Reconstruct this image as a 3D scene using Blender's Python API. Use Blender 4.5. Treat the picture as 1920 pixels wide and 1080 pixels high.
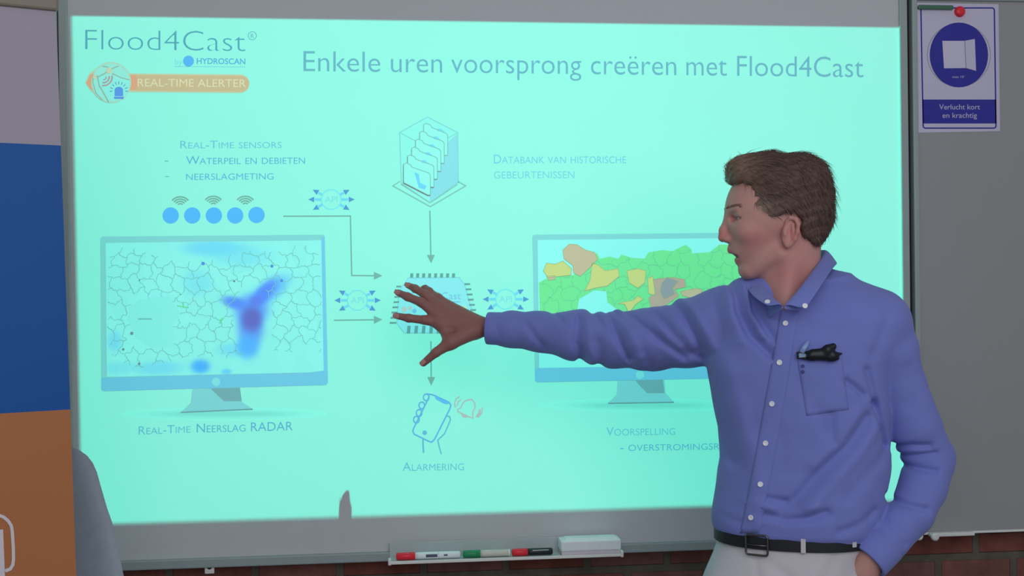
import bpy, bmesh, math, random
import numpy as np
from mathutils import Vector, Matrix
from mathutils.bvhtree import BVHTree

for o in list(bpy.data.objects):
    bpy.data.objects.remove(o)
SC = bpy.context.scene
COL = SC.collection
random.seed(7)
RNG = np.random.default_rng(7)

# ------------------------------------------------------------------ camera
FPX = 2300.0
CAM = np.array([0.0, -2.9, 1.5])
YAW, PITCH, ROLL = 0.108293, -0.0016, -0.011585


def cam_axes():
    fwd = np.array([math.sin(YAW), math.cos(YAW), 0.0])
    right = np.array([math.cos(YAW), -math.sin(YAW), 0.0])
    up = np.array([0, 0, 1.0])
    f2 = fwd * math.cos(PITCH) + up * math.sin(PITCH)
    u2 = up * math.cos(PITCH) - fwd * math.sin(PITCH)
    r = right * math.cos(ROLL) + u2 * math.sin(ROLL)
    u = u2 * math.cos(ROLL) - right * math.sin(ROLL)
    return r, u, f2


CR, CU, CF = cam_axes()
cd = bpy.data.cameras.new('camera')
cd.sensor_width = 36.0
cd.lens = FPX / 1920.0 * 36.0
cd.clip_start = 0.05
cam = bpy.data.objects.new('camera', cd)
M = Matrix.Identity(4)
for i in range(3):
    M[i][0], M[i][1], M[i][2], M[i][3] = CR[i], CU[i], -CF[i], CAM[i]
cam.matrix_world = M
COL.objects.link(cam)
SC.camera = cam


def ray(px, py):
    d = CF * FPX + CR * (px - 960.0) - CU * (py - 540.0)
    return d


def at(px, py, Y=0.0):
    d = ray(px, py)
    t = (Y - CAM[1]) / d[1]
    return CAM + d * t


def at_plane(px, py, p0, n):
    d = ray(px, py)
    t = np.dot(np.array(p0) - CAM, n) / np.dot(d, n)
    return CAM + d * t


# ------------------------------------------------------------------ render look
SC.view_settings.view_transform = 'Standard'
SC.view_settings.look = 'None'
SC.view_settings.gamma = 1.0
SC.view_settings.use_curve_mapping = False
SC.view_settings.exposure = 0.0

# ------------------------------------------------------------------ world and lights
W = bpy.data.worlds.new('world')
SC.world = W
W.use_nodes = True
bgn = W.node_tree.nodes['Background']
bgn.inputs['Color'].default_value = (0.80, 0.86, 1.0, 1)
bgn.inputs['Strength'].default_value = 0.275


def lin1(c):
    c = c / 255.0
    return c / 12.92 if c <= 0.04045 else ((c + 0.055) / 1.055) ** 2.4


def lin(rgb):
    return np.array([lin1(c) for c in rgb])


wl = bpy.data.lights.new('room_fill', 'AREA')  # added soft fill from behind the camera, no window known there
wl.shape = 'RECTANGLE'
wl.size, wl.size_y = 2.4, 1.7
wl.energy = 30
wl.color = (0.90, 0.95, 1.0)
wo = bpy.data.objects.new('room_fill', wl)
wo.location = (0.5, -3.3, 2.3)
dv = Vector((0.6, 0.0, 1.5)) - Vector(wo.location)
wo.rotation_euler = dv.to_track_quat('-Z', 'Y').to_euler()
COL.objects.link(wo)

# projector hanging above the board: a point source with a rectangular picture gate
SLIDE_PX = [(134, 30), (1690, 52), (1702, 938), (153.5, 984)]     # TL TR BR BL
PJ = np.array([0.47, -0.60, 2.56])                                # lamp position
pl = bpy.data.lights.new('projector_beam', 'POINT')
pl.energy = 15.0
pl.shadow_soft_size = 0.0025
po = bpy.data.objects.new('projector_beam', pl)
po.location = PJ
# lamp space: local x = world x, local y = world z, local -z = towards the board (+y)
pm = Matrix(((1, 0, 0, PJ[0]), (0, 0, -1, PJ[1]), (0, 1, 0, PJ[2]), (0, 0, 0, 1)))
po.matrix_world = pm
COL.objects.link(po)
pl.use_nodes = True
nt = pl.node_tree
for n in list(nt.nodes):
    nt.nodes.remove(n)


def nnode(t, kind, **kw):
    n = t.nodes.new(kind)
    for k, v in kw.items():
        setattr(n, k, v)
    return n


def mathn(t, op, a, b=None, c=None, clamp=False):
    n = t.nodes.new('ShaderNodeMath')
    n.operation = op
    n.use_clamp = clamp
    for i, v in enumerate((a, b, c)):
        if v is None:
            continue
        if isinstance(v, (int, float)):
            n.inputs[i].default_value = float(v)
        else:
            t.links.new(v, n.inputs[i])
    return n.outputs[0]


tc = nt.nodes.new('ShaderNodeTexCoord')
sx = nt.nodes.new('ShaderNodeSeparateXYZ')
nt.links.new(tc.outputs['Normal'], sx.inputs[0])
nz = mathn(nt, 'MULTIPLY', sx.outputs['Z'], -1.0)
nzc = mathn(nt, 'MAXIMUM', nz, 0.02)
uu = mathn(nt, 'DIVIDE', sx.outputs['X'], nzc)
vv = mathn(nt, 'DIVIDE', sx.outputs['Y'], nzc)
DPJ = -PJ[1]
quad = []
for (px, py) in SLIDE_PX:
    w = at(px, py, 0.0)
    quad.append(((w[0] - PJ[0]) / DPJ, (w[2] - PJ[2]) / DPJ))
cx_ = sum(q[0] for q in quad) / 4
cy_ = sum(q[1] for q in quad) / 4
maskv = None
dist_out = None
for i in range(4):
    (x0, y0), (x1, y1) = quad[i], quad[(i + 1) % 4]
    a, b = -(y1 - y0), (x1 - x0)
    L = math.hypot(a, b)
    a, b = a / L, b / L
    c = -(a * x0 + b * y0)
    if a * cx_ + b * cy_ + c < 0:
        a, b, c = -a, -b, -c
    e = mathn(nt, 'ADD', mathn(nt, 'MULTIPLY_ADD', uu, a, c), mathn(nt, 'MULTIPLY', vv, b))   # >0 inside
    m = mathn(nt, 'MULTIPLY_ADD', e, 1 / 0.002, 0.5, clamp=True)
    maskv = m if maskv is None else mathn(nt, 'MULTIPLY', maskv, m)
    dist_out = e if dist_out is None else mathn(nt, 'MINIMUM', dist_out, e)
# lens hot spot, brightest above the middle of the picture
hw = at(900, 180, 0)
hu, hv = (hw[0] - PJ[0]) / DPJ, (hw[2] - PJ[2]) / DPJ
du = mathn(nt, 'MULTIPLY', mathn(nt, 'SUBTRACT', uu, hu), 0.62)
dvv = mathn(nt, 'MULTIPLY', mathn(nt, 'SUBTRACT', vv, hv), 0.60)
r2 = mathn(nt, 'ADD', mathn(nt, 'MULTIPLY', du, du), mathn(nt, 'MULTIPLY', dvv, dvv))
hot = mathn(nt, 'EXPONENT', mathn(nt, 'MULTIPLY', r2, -1.0))
hot = mathn(nt, 'MULTIPLY_ADD', hot, 0.17, 0.93)
# stray light of the lens around the picture
leak = mathn(nt, 'EXPONENT', mathn(nt, 'MULTIPLY', mathn(nt, 'MINIMUM', dist_out, 0.0), 5.0))
leak = mathn(nt, 'MULTIPLY', mathn(nt, 'MULTIPLY', leak, 0.012), mathn(nt, 'GREATER_THAN', nz, 0.05))
tot = mathn(nt, 'ADD', mathn(nt, 'MULTIPLY', maskv, hot), leak)
q2 = mathn(nt, 'ADD', mathn(nt, 'MULTIPLY', uu, uu), mathn(nt, 'MULTIPLY_ADD', vv, vv, 1.0))
tot = mathn(nt, 'MULTIPLY', tot, mathn(nt, 'POWER', q2, 1.5))
em = nt.nodes.new('ShaderNodeEmission')
em.inputs['Color'].default_value = (0.075, 1.0, 0.73, 1)
nt.links.new(tot, em.inputs['Strength'])
lo_ = nt.nodes.new('ShaderNodeOutputLight')
nt.links.new(em.outputs[0], lo_.inputs['Surface'])

# ------------------------------------------------------------------ materials
E_AMB = lin((140, 147, 158)) / 0.62          # what a surface facing the room receives
MATS = {}


def pbr(name, base, rough=0.6, spec=0.3, metal=0.0, vary=0.06, nscale=40.0, bump=0.0, bscale=200.0, attr=None, aniso=None):
    m = bpy.data.materials.new(name)
    m.use_nodes = True
    t = m.node_tree
    b = t.nodes['Principled BSDF']
    b.inputs['Roughness'].default_value = rough
    b.inputs['Specular IOR Level'].default_value = spec
    b.inputs['Metallic'].default_value = metal
    co = t.nodes.new('ShaderNodeTexCoord')
    nz_ = t.nodes.new('ShaderNodeTexNoise')
    nz_.inputs['Scale'].default_value = nscale
    nz_.inputs['Detail'].default_value = 4
    t.links.new(co.outputs['Object'], nz_.inputs['Vector'])
    f = mathn(t, 'MULTIPLY_ADD', nz_.outputs['Fac'], 2 * vary, 1 - vary)
    mx = t.nodes.new('ShaderNodeVectorMath')
    mx.operation = 'SCALE'
    mx.inputs[0].default_value = base[:3]
    if attr:
        at_ = t.nodes.new('ShaderNodeAttribute')
        at_.attribute_name = attr
        t.links.new(at_.outputs['Color'], mx.inputs[0])
    t.links.new(f, mx.inputs['Scale'])
    t.links.new(mx.outputs[0], b.inputs['Base Color'])
    if bump:
        n2 = t.nodes.new('ShaderNodeTexNoise')
        n2.inputs['Scale'].default_value = bscale
        n2.inputs['Detail'].default_value = 3
        if aniso:
            mp = t.nodes.new('ShaderNodeMapping')
            mp.inputs['Scale'].default_value = aniso
            t.links.new(co.outputs['Object'], mp.inputs['Vector'])
            t.links.new(mp.outputs[0], n2.inputs['Vector'])
        else:
            t.links.new(co.outputs['Object'], n2.inputs['Vector'])
        bp = t.nodes.new('ShaderNodeBump')
        bp.inputs['Strength'].default_value = bump
        bp.inputs['Distance'].default_value = 0.002
        t.links.new(n2.outputs['Fac'], bp.inputs['Height'])
        t.links.new(bp.outputs[0], b.inputs['Normal'])
    MATS[name] = m
    return m


def shown(rgb, k=1.0):
    """albedo of a surface that reads as this sRGB colour in the room's light"""
    return tuple(np.clip(lin(rgb) / E_AMB * k, 0.004, 0.92))


A_BOARD = np.array([0.62, 0.62, 0.62])
BG = lin((150, 250, 230))
E_SL = 0.92 * BG / A_BOARD


def slide_mat(rgb):
    key = 'slide_%d_%d_%d' % tuple(rgb)
    if key in MATS:
        return MATS[key]
    tgt = lin(rgb)
    tgt = tgt * 0.82 + BG * np.array([0.18, 0.18, 0.18])
    alb = np.minimum(tgt / E_SL, 0.9)
    rest = np.maximum(tgt - alb * E_SL, 0)
    m = bpy.data.materials.new(key)
    m.use_nodes = True
    t = m.node_tree
    b = t.nodes['Principled BSDF']
    b.inputs['Base Color'].default_value = (*alb, 1)
    b.inputs['Roughness'].default_value = 0.9
    b.inputs['Specular IOR Level'].default_value = 0.0
    if rest.max() > 0.003:      # colour of the projected picture that the mint beam does not carry
        b.inputs['Emission Color'].default_value = (*rest, 1)
        b.inputs['Emission Strength'].default_value = 1.0
    MATS[key] = m
    return m


# ------------------------------------------------------------------ object helpers
def link(name, me, parent=None, mat=None, smooth=False):
    o = bpy.data.objects.new(name, me)
    COL.objects.link(o)
    if mat is not None:
        for mm in (mat if isinstance(mat, (list, tuple)) else [mat]):
            me.materials.append(mm)
    if smooth:
        me.polygons.foreach_set('use_smooth', [True] * len(me.polygons))
    if parent is not None:
        o.parent = parent
        pw = Matrix.Translation(parent.location)
        p = parent.parent
        o.matrix_parent_inverse = WORLD_LOC(parent).inverted()
    return o


def WORLD_LOC(o):
    # every parent here is only translated
    v = Vector(o.location)
    if o.parent is not None:
        return WORLD_LOC(o.parent) @ o.matrix_parent_inverse @ Matrix.Translation(v)
    return Matrix.Translation(v)


def tag(o, label=None, cat=None, group=None, kind=None):
    if label:
        o['label'] = label
    if cat:
        o['category'] = cat
    if group:
        o['group'] = group
    if kind:
        o['kind'] = kind
    return o


def empty(name, loc, label, cat, group=None):
    o = bpy.data.objects.new(name, None)
    o.location = loc
    o.empty_display_size = 0.05
    COL.objects.link(o)
    return tag(o, label, cat, group)


def bm_to(bm, name):
    me = bpy.data.meshes.new(name)
    bmesh.ops.recalc_face_normals(bm, faces=bm.faces)
    bm.to_mesh(me)
    bm.free()
    return me


def box_bm(bm, lo, hi, bevel=0.0, rot=None, pivot=None, segs=2):
    lo, hi = Vector(lo), Vector(hi)
    g = bmesh.ops.create_cube(bm, size=1.0)
    vs = g['verts']
    c = (lo + hi) / 2
    s = hi - lo
    for v in vs:
        v.co = Vector((v.co.x * s.x, v.co.y * s.y, v.co.z * s.z)) + c
    if bevel > 0:
        es = list({e for v in vs for e in v.link_edges})
        r = bmesh.ops.bevel(bm, geom=es, offset=bevel, segments=segs, profile=0.5, affect='EDGES')
        vs = list({v for f in r['faces'] for v in f.verts} | {v for v in vs if v.is_valid})
    if rot is not None:
        for v in vs:
            v.co = rot @ (v.co - Vector(pivot)) + Vector(pivot)
    return vs


def box(name, lo, hi, mat, parent=None, bevel=0.003):
    bm = bmesh.new()
    box_bm(bm, lo, hi, bevel)
    return link(name, bm_to(bm, name), parent, mat)


def frame_of(d):
    d = Vector(d).normalized()
    a = Vector((0, 0, 1)) if abs(d.z) < 0.9 else Vector((1, 0, 0))
    x = d.cross(a).normalized()
    return x, d.cross(x).normalized(), d


def lathe_bm(bm, p, d, prof, n=24):
    """prof: list of (distance along d, radius)"""
    x, y, d = frame_of(d)
    p = Vector(p)
    rings = []
    for (t, r) in prof:
        rings.append([bm.verts.new(p + d * t + (x * math.cos(2 * math.pi * k / n) + y * math.sin(2 * math.pi * k / n)) * max(r, 1e-5)) for k in range(n)])
    for a, b in zip(rings, rings[1:]):
        for k in range(n):
            f = bm.faces.new((a[k], a[(k + 1) % n], b[(k + 1) % n], b[k]))
            f.smooth = True
    bm.faces.new(rings[0][::-1])
    bm.faces.new(rings[-1])


def lathe(name, p, d, prof, mat, parent=None, n=24):
    bm = bmesh.new()
    lathe_bm(bm, p, d, prof, n)
    return link(name, bm_to(bm, name), parent, mat)


def tube_bm(bm, pts, rads, n=10):
    pts = [Vector(p) for p in pts]
    if isinstance(rads, (int, float)):
        rads = [rads] * len(pts)
    rings = []
    up = None
    for i, p in enumerate(pts):
        d = (pts[min(i + 1, len(pts) - 1)] - pts[max(i - 1, 0)]).normalized()
        if up is None:
            x, y, _ = frame_of(d)
        else:
            x = (up - d * up.dot(d)).normalized()
            y = d.cross(x)
        up = x
        rings.append([bm.verts.new(p + (x * math.cos(2 * math.pi * k / n) + y * math.sin(2 * math.pi * k / n)) * rads[i]) for k in range(n)])
    for a, b in zip(rings, rings[1:]):
        for k in range(n):
            f = bm.faces.new((a[k], a[(k + 1) % n], b[(k + 1) % n], b[k]))
            f.smooth = True
    bm.faces.new(rings[0][::-1])
    bm.faces.new(rings[-1])


# ------------------------------------------------------------------ flat shapes drawn in slide / poster coordinates
class Flat:
    """collects flat faces in picture coordinates, then lays them on a plane"""

    def __init__(self):
        self.v, self.f, self.g, self.n = [], [], [], 0

    def poly(self, pts):
        i = len(self.v)
        self.v += [(float(a), float(b)) for a, b in pts]
        self.g += [self.n] * len(pts)
        self.n += 1
        self.f.append(list(range(i, i + len(pts))))
        return self

    def circle(self, cx, cy, r, ry=None, n=40, rot=0.0):
        ry = ry or r
        c, s = math.cos(rot), math.sin(rot)
        return self.poly([(cx + r * math.cos(2 * math.pi * k / n) * c - ry * math.sin(2 * math.pi * k / n) * s,
                           cy + r * math.cos(2 * math.pi * k / n) * s + ry * math.sin(2 * math.pi * k / n) * c) for k in range(n)])

    def stroke(self, pts, w, closed=False):
        P = [np.array(p, float) for p in pts]
        n = len(P)
        L, R = [], []
        for i in range(n):
            if closed:
                a, b = P[(i - 1) % n], P[(i + 1) % n]
            else:
                a, b = P[max(i - 1, 0)], P[min(i + 1, n - 1)]
            d0 = P[i] - a
            d1 = b - P[i]
            if np.linalg.norm(d0) < 1e-6:
                d0 = d1
            if np.linalg.norm(d1) < 1e-6:
                d1 = d0
            d0 = d0 / np.linalg.norm(d0)
            d1 = d1 / np.linalg.norm(d1)
            n0 = np.array([-d0[1], d0[0]])
            n1 = np.array([-d1[1], d1[0]])
            m = n0 + n1
            ln = np.linalg.norm(m)
            m = n0 if ln < 0.3 else m / ln
            s = w / 2 / max(0.4, float(m @ n0))
            L.append(P[i] + m * s)
            R.append(P[i] - m * s)
        rng = range(n) if closed else range(n - 1)
        i0 = len(self.v)
        self.v += [tuple(p) for p in L] + [tuple(p) for p in R]
        self.g += [self.n] * (2 * n)
        self.n += 1
        for i in rng:
            j = (i + 1) % n
            self.f.append([i0 + i, i0 + j, i0 + n + j, i0 + n + i])
        return self

    def arc(self, cx, cy, r, a0, a1, w, n=14, ry=None):
        ry = ry or r
        return self.stroke([(cx + r * math.cos(math.radians(a0 + (a1 - a0) * k / n)), cy - ry * math.sin(math.radians(a0 + (a1 - a0) * k / n))) for k in range(n + 1)], w)

    def ring(self, cx, cy, r, w, n=40):
        return self.stroke([(cx + r * math.cos(2 * math.pi * k / n), cy + r * math.sin(2 * math.pi * k / n)) for k in range(n)], w, True)

    def text(self, s, x0, x1, yb0, yb1, cap, small=False, weight=0.0, rs=None):
        V, F = text_mesh(s, small, weight)
        xs = [v[0] for v in V]
        a, b = min(xs), max(xs)
        i = len(self.v)
        for (x, y) in V:
            u = (x - a) / (b - a)
            self.v.append((x0 + u * (x1 - x0), yb0 + u * (yb1 - yb0) - y / CAP * cap))
        self.f += [[i + k for k in f] for f in F]
        self.g += [self.n] * len(V)
        self.n += 1
        return self

    def build(self, name, mat, parent, lay):
        bm = bmesh.new()
        # strokes that cross lie a hair's breadth over one another, like ink on ink
        vs = [bm.verts.new(lay(x, y) - np.array([0, 1.5e-5 * (g % 9), 0])) for (x, y), g in zip(self.v, self.g)]
        for f in self.f:
            try:
                fc = bm.faces.new([vs[k] for k in f])
            except ValueError:
                pass
        bm.normal_update()
        for f in bm.faces:
            if f.normal.y > 0:
                f.normal_flip()
        bmesh.ops.triangulate(bm, faces=[f for f in bm.faces if len(f.verts) > 3])
        bm.normal_update()
        me = bpy.data.meshes.new(name)
        bm.to_mesh(me)
        bm.free()
        return link(name, me, parent, mat)


def text_mesh(s, small=False, weight=0.0):
    cu = bpy.data.curves.new('text_tmp', 'FONT')
    cu.body = s
    cu.resolution_u = 4
    cu.offset = weight
    if small:
        cu.small_caps_scale = 0.78
        for c in cu.body_format:
            c.use_small_caps = True
    o = bpy.data.objects.new('text_tmp', cu)
    COL.objects.link(o)
    bpy.context.view_layer.update()
    dg = bpy.context.evaluated_depsgraph_get()
    me = bpy.data.meshes.new_from_object(o.evaluated_get(dg))
    V = [(v.co.x, v.co.y) for v in me.vertices]
    F = [list(p.vertices) for p in me.polygons]
    bpy.data.objects.remove(o)
    bpy.data.curves.remove(cu)
    bpy.data.meshes.remove(me)
    return V, F


_v, _ = text_mesh('H')
CAP = max(v[1] for v in _v)

# ------------------------------------------------------------------ the setting
WALL_Y = 0.07
m_brick = bpy.data.materials.new('brick')
m_brick.use_nodes = True
t = m_brick.node_tree
b = t.nodes['Principled BSDF']
b.inputs['Roughness'].default_value = 0.9
b.inputs['Specular IOR Level'].default_value = 0.15
co = t.nodes.new('ShaderNodeTexCoord')
sp = t.nodes.new('ShaderNodeSeparateXYZ')
t.links.new(co.outputs['Object'], sp.inputs[0])
cb = t.nodes.new('ShaderNodeCombineXYZ')
t.links.new(sp.outputs['X'], cb.inputs['X'])
t.links.new(mathn(t, 'ADD', sp.outputs['Z'], -0.0085), cb.inputs['Y'])
br = t.nodes.new('ShaderNodeTexBrick')
br.offset = 0.5
br.inputs['Scale'].default_value = 1.0
br.inputs['Brick Width'].default_value = 0.20
br.inputs['Row Height'].default_value = 0.066
br.inputs['Mortar Size'].default_value = 0.0105
br.inputs['Mortar Smooth'].default_value = 0.25
br.inputs['Bias'].default_value = -0.1
br.inputs['Color1'].default_value = (*shown((88, 50, 46)), 1)
br.inputs['Color2'].default_value = (*shown((88, 66, 66)), 1)
br.inputs['Mortar'].default_value = (*shown((70, 68, 64)), 1)
t.links.new(cb.outputs[0], br.inputs['Vector'])
n1 = t.nodes.new('ShaderNodeTexNoise')
n1.inputs['Scale'].default_value = 22
n1.inputs['Detail'].default_value = 6
t.links.new(co.outputs['Object'], n1.inputs['Vector'])
sc_ = t.nodes.new('ShaderNodeVectorMath')
sc_.operation = 'SCALE'
t.links.new(br.outputs['Color'], sc_.inputs[0])
t.links.new(mathn(t, 'MULTIPLY_ADD', n1.outputs['Fac'], 1.1, 0.45), sc_.inputs['Scale'])
t.links.new(sc_.outputs[0], b.inputs['Base Color'])
bp = t.nodes.new('ShaderNodeBump')
bp.inputs['Strength'].default_value = 0.7
bp.inputs['Distance'].default_value = 0.008
hh = mathn(t, 'ADD', mathn(t, 'MULTIPLY', br.outputs['Fac'], -1.0), mathn(t, 'MULTIPLY', n1.outputs['Fac'], 0.5))
t.links.new(hh, bp.inputs['Height'])
t.links.new(bp.outputs[0], b.inputs['Normal'])

m_floor = pbr('floor_vinyl', (0.20, 0.20, 0.21), rough=0.45, vary=0.1, nscale=8)
wall = box('wall_back', (-3.2, WALL_Y, 0), (3.6, WALL_Y + 0.12, 3.0), m_brick, bevel=0)
tag(wall, kind='structure')
fl = box('floor', (-3.2, -4.4, -0.06), (3.6, WALL_Y + 0.12, 0.0), m_floor, bevel=0)
tag(fl, kind='structure')

# ------------------------------------------------------------------ whiteboard (middle panel) with wings
m_enamel = pbr('enamel', tuple(A_BOARD), rough=0.55, spec=0.12, vary=0.02, nscale=3)
m_wing = pbr('enamel_grey', shown((113, 117, 124)), rough=0.5, spec=0.15, vary=0.03, nscale=2)
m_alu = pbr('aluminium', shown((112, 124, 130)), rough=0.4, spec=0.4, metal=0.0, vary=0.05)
m_alu_d = pbr('aluminium_dark', shown((108, 120, 128)), rough=0.45, spec=0.4, vary=0.05)  # slightly darker aluminium tone
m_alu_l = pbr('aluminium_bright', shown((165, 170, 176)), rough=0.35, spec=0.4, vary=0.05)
m_matt_black = pbr('matt_black', (0.012, 0.014, 0.017), rough=0.7, vary=0.1)  # black of the screw, also painted-in dark of the panel gaps

bx0 = at(119, 500)[0]
bx1 = at(1702, 400)[0]
bz0 = at(800, 1033)[2]
bz1 = 2.26
board = empty('whiteboard', (0.5 * (bx0 + bx1), 0.03, bz0), 'wide middle whiteboard on the brick wall carrying the mint projected slide', 'whiteboard')
box('writing_surface', (bx0, 0.0, bz0 - 0.004), (bx1, 0.03, bz1), m_enamel, board, 0.001)
zl = at(800, 1031)[2]
box('frame_bottom', (bx0, -0.012, zl - 0.022), (bx1, 0.04, zl), m_alu_d, board, 0.003)
box('frame_left', (bx0 - 0.004, -0.006, bz0 - 0.02), (bx0 + 0.016, 0.04, bz1 + 0.02), m_alu, board, 0.002)
box('frame_right', (bx1 - 0.018, -0.006, bz0 - 0.02), (bx1 + 0.002, 0.04, bz1 + 0.02), m_alu, board, 0.002)
box('frame_top', (bx0, -0.008, bz1 - 0.005), (bx1, 0.04, bz1 + 0.02), m_alu, board, 0.003)
# mounting bracket under the frame
brx = at(393, 1062)[0]
brz = at(393, 1051)[2]
bkt = box('mounting_bracket', (brx - 0.011, -0.004, brz - 0.030), (brx + 0.011, 0.0, brz + 0.006), m_alu_l, board, 0.002)
lathe('screw', (brx, -0.004, brz - 0.014), (0, -1, 0), [(0, 0.006), (0.002, 0.005), (0.003, 0.0025)], m_matt_black, bkt, 14)

# wings
wx0 = at(1712, 400)[0]
wz0 = at(1850, 998)[2]
wtop = at(1850, 3)[2]
wing = empty('side_board', (wx0 + 0.5, 0.03, wz0), 'plain grey board panel at right with the blue sign on it', 'whiteboard', 'grey side boards')
box('panel', (wx0 + 0.012, -0.002, wz0 + 0.004), (wx0 + 1.0, 0.03, wtop), m_wing, wing, 0.001)
box('edge_strip', (wx0, -0.008, wz0), (wx0 + 0.014, 0.036, wtop + 0.02), m_alu, wing, 0.003)
box('frame_top', (wx0 + 0.012, -0.008, wtop), (wx0 + 1.0, 0.036, wtop + 0.025), m_alu_d, wing, 0.003)
box('frame_bottom', (wx0 + 0.012, -0.004, wz0 - 0.001), (wx0 + 1.0, 0.036, wz0 + 0.005), m_alu_l, wing, 0.002)
rz = at(1780, 999)[2]
rl = box('hook_rail', (at(1738, 999)[0], -0.020, rz - 0.005), (at(1821, 999)[0], -0.006, rz + 0.004), m_alu_l, wing, 0.002)
for hx, hy in ((1722, 1005), (1752, 1006)):
    p = at(hx, hy, -0.02)
    lathe('hook', (p[0], -0.004, p[2]), (0, -1, 0), [(0, 0.005), (0.012, 0.005), (0.014, 0.010), (0.022, 0.010), (0.025, 0.006)], m_alu_l, wing, 16)
# black strip standing in for the shade inside the gap between the panels
gp = box('gap_dark_strip', (bx1 + 0.002, 0.012, bz0 - 0.02), (wx0, 0.036, bz1 + 0.02), m_matt_black, wing, 0.001)
lx1 = at(111, 300)[0]
lw = empty('side_board', (lx1 - 0.5, 0.03, wz0), 'grey board panel at far left mostly hidden behind the roll-up banner', 'whiteboard', 'grey side boards')
box('panel', (lx1 - 1.0, -0.002, wz0 + 0.004), (lx1 - 0.012, 0.03, wtop), m_wing, lw, 0.001)
box('edge_strip', (lx1 - 0.014, -0.008, wz0), (lx1, 0.036, wtop + 0.02), m_alu, lw, 0.003)
box('gap_dark_strip', (lx1, 0.012, bz0 - 0.02), (bx0 - 0.004, 0.036, bz1 + 0.02), m_matt_black, lw, 0.001)  # black strip for the shade inside the left gap

# ------------------------------------------------------------------ the projected slide
slide = empty('projected_slide', (0.3, -0.0004, at(900, 960)[2]), 'mint green projected presentation slide filling the whiteboard', 'projection')


def lay(lv):
    yy = -0.00012 - 0.00008 * lv
    return lambda x, y: at(x, y, yy)


def deco(name, fl_, rgb, lv=1, parent=None):
    return fl_.build(name, slide_mat(rgb), parent or slide, lay(lv))


def deco_each(name, fl_, rgb, lv=1, parent=None):
    for f in fl_.f:
        g = Flat().poly([fl_.v[k] for k in f])
        deco(name, g, rgb, lv, parent)


Flat().poly([(134, 30), (912, 40), (1690, 52), (1696, 495), (1702, 939), (928, 961), (153.5, 985.5), (143.5, 507)]).build('background', m_enamel, slide, lay(0))
TXT = (78, 150, 190)
deco('logo_text', Flat().text('Flood4Cast', 160, 460, 93, 96.5, 38, weight=-0.019), (62, 140, 172))
deco('registered_mark', Flat().ring(473, 67, 7.6, 1.2).text('R', 470, 476.5, 71, 71, 7.5), (80, 160, 185))
deco('publisher_name', Flat().text('HYDROSCAN', 369, 460, 119.5, 120.5, 10.5, weight=0.012), (70, 150, 215))
deco('publisher_word', Flat().text('by', 328, 342, 121, 121, 10, weight=0.0), (110, 215, 225))
deco('publisher_dot', Flat().circle(353.5, 114.5, 10.2), (66, 160, 240))
deco('publisher_rule', Flat().stroke([(327, 124.5), (460, 125.5)], 1.2), (108, 205, 225))
for wd, xa, xb in (('Enkele', 569, 713), ('uren', 733, 829), ('voorsprong', 846, 1090), ('cre\u00ebren', 1108, 1268), ('met', 1287, 1363), ('Flood4Cast', 1382, 1619)):
    deco('title_word', Flat().text(wd, xa, xb, 133.5 + (xa - 569) * 0.01095, 133.5 + (xb - 569) * 0.01095, 38, weight=-0.006), (92, 158, 186))

# badge
def b6(x, y):
    return (140 + x / 5.333, 90 + y / 5.333)


def capsule_pts(x0, y0, x1, y1, r, n=10):
    o = [(x0, y0 - r), (x1 - r, y1 - r)]
    o += [(x1 - r + r * math.sin(math.pi * k / n), y1 - r * math.cos(math.pi * k / n)) for k in range(1, n)]
    o += [(x1 - r, y1 + r), (x0, y0 + r)]
    return o


badge = deco('badge_bar', Flat().poly(capsule_pts(238, 155, 468, 157, 18)).poly([b6(*p) for p in ((150, 245), (215, 200), (215, 480), (150, 420), (105, 345))]), (168, 216, 190), 1)
deco('badge_bar_rim', Flat().poly(capsule_pts(239, 155, 467.5, 157, 16.5)).poly([b6(*p) for p in ((152, 262), (215, 220), (215, 460), (152, 408), (112, 345))]), (208, 180, 132), 2, badge)
deco('badge_bar_core', Flat().poly(capsule_pts(240, 155, 467, 157, 14.2)), (206, 165, 112), 3, badge)
deco_each('badge_bar_glow', Flat().poly([b6(*p) for p in ((155, 270), (215, 240), (215, 450), (152, 400), (118, 345))]).poly([(238, 140), (254, 141), (262, 155), (254, 168), (238, 169)]), (226, 142, 92), 3.5, badge)
deco('badge_text', Flat().text('REAL-TIME ALERTER', 258, 461, 162, 163.5, 14.5, weight=-0.004), (226, 214, 168), 4, badge)
gl = deco('badge_globe', Flat().circle(208.5, 154.5, 37.5, 38.5), (178, 205, 180), 4)
deco('globe_face', Flat().circle(208.5, 155, 35.5, 36), (150, 226, 212), 5, gl)
deco('globe_land', Flat().poly([b6(*p) for p in ((225, 300), (300, 280), (400, 270), (540, 320), (552, 360), (520, 470), (440, 520), (350, 530), (240, 340))]), (140, 232, 222), 6, gl)
deco('globe_lines', Flat().stroke([b6(*p) for p in ((178, 275), (240, 285), (300, 255), (345, 220), (400, 195), (440, 180))], 2.2)
     .stroke([b6(*p) for p in ((375, 255), (460, 295), (550, 318))], 1.8).stroke([b6(*p) for p in ((230, 290), (245, 370), (290, 450), (340, 540))], 2.0)
     .stroke([b6(*p) for p in ((280, 180), (330, 190), (370, 240))], 2.0).stroke([b6(*p) for p in ((185, 270), (185, 350), (215, 450), (280, 520))], 1.2), (150, 168, 150), 7, gl)
deco_each('globe_marker', Flat().circle(*b6(345, 225), 5.5).circle(*b6(200, 290), 3.6), (205, 200, 165), 8, gl)
deco('globe_signal', Flat().arc(*b6(290, 290), 5, -100, 10, 2.0).arc(*b6(290, 290), 10.5, -100, 10, 2.4).arc(*b6(290, 290), 16, -100, 10, 2.6), (190, 110, 130), 8, gl)
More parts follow.
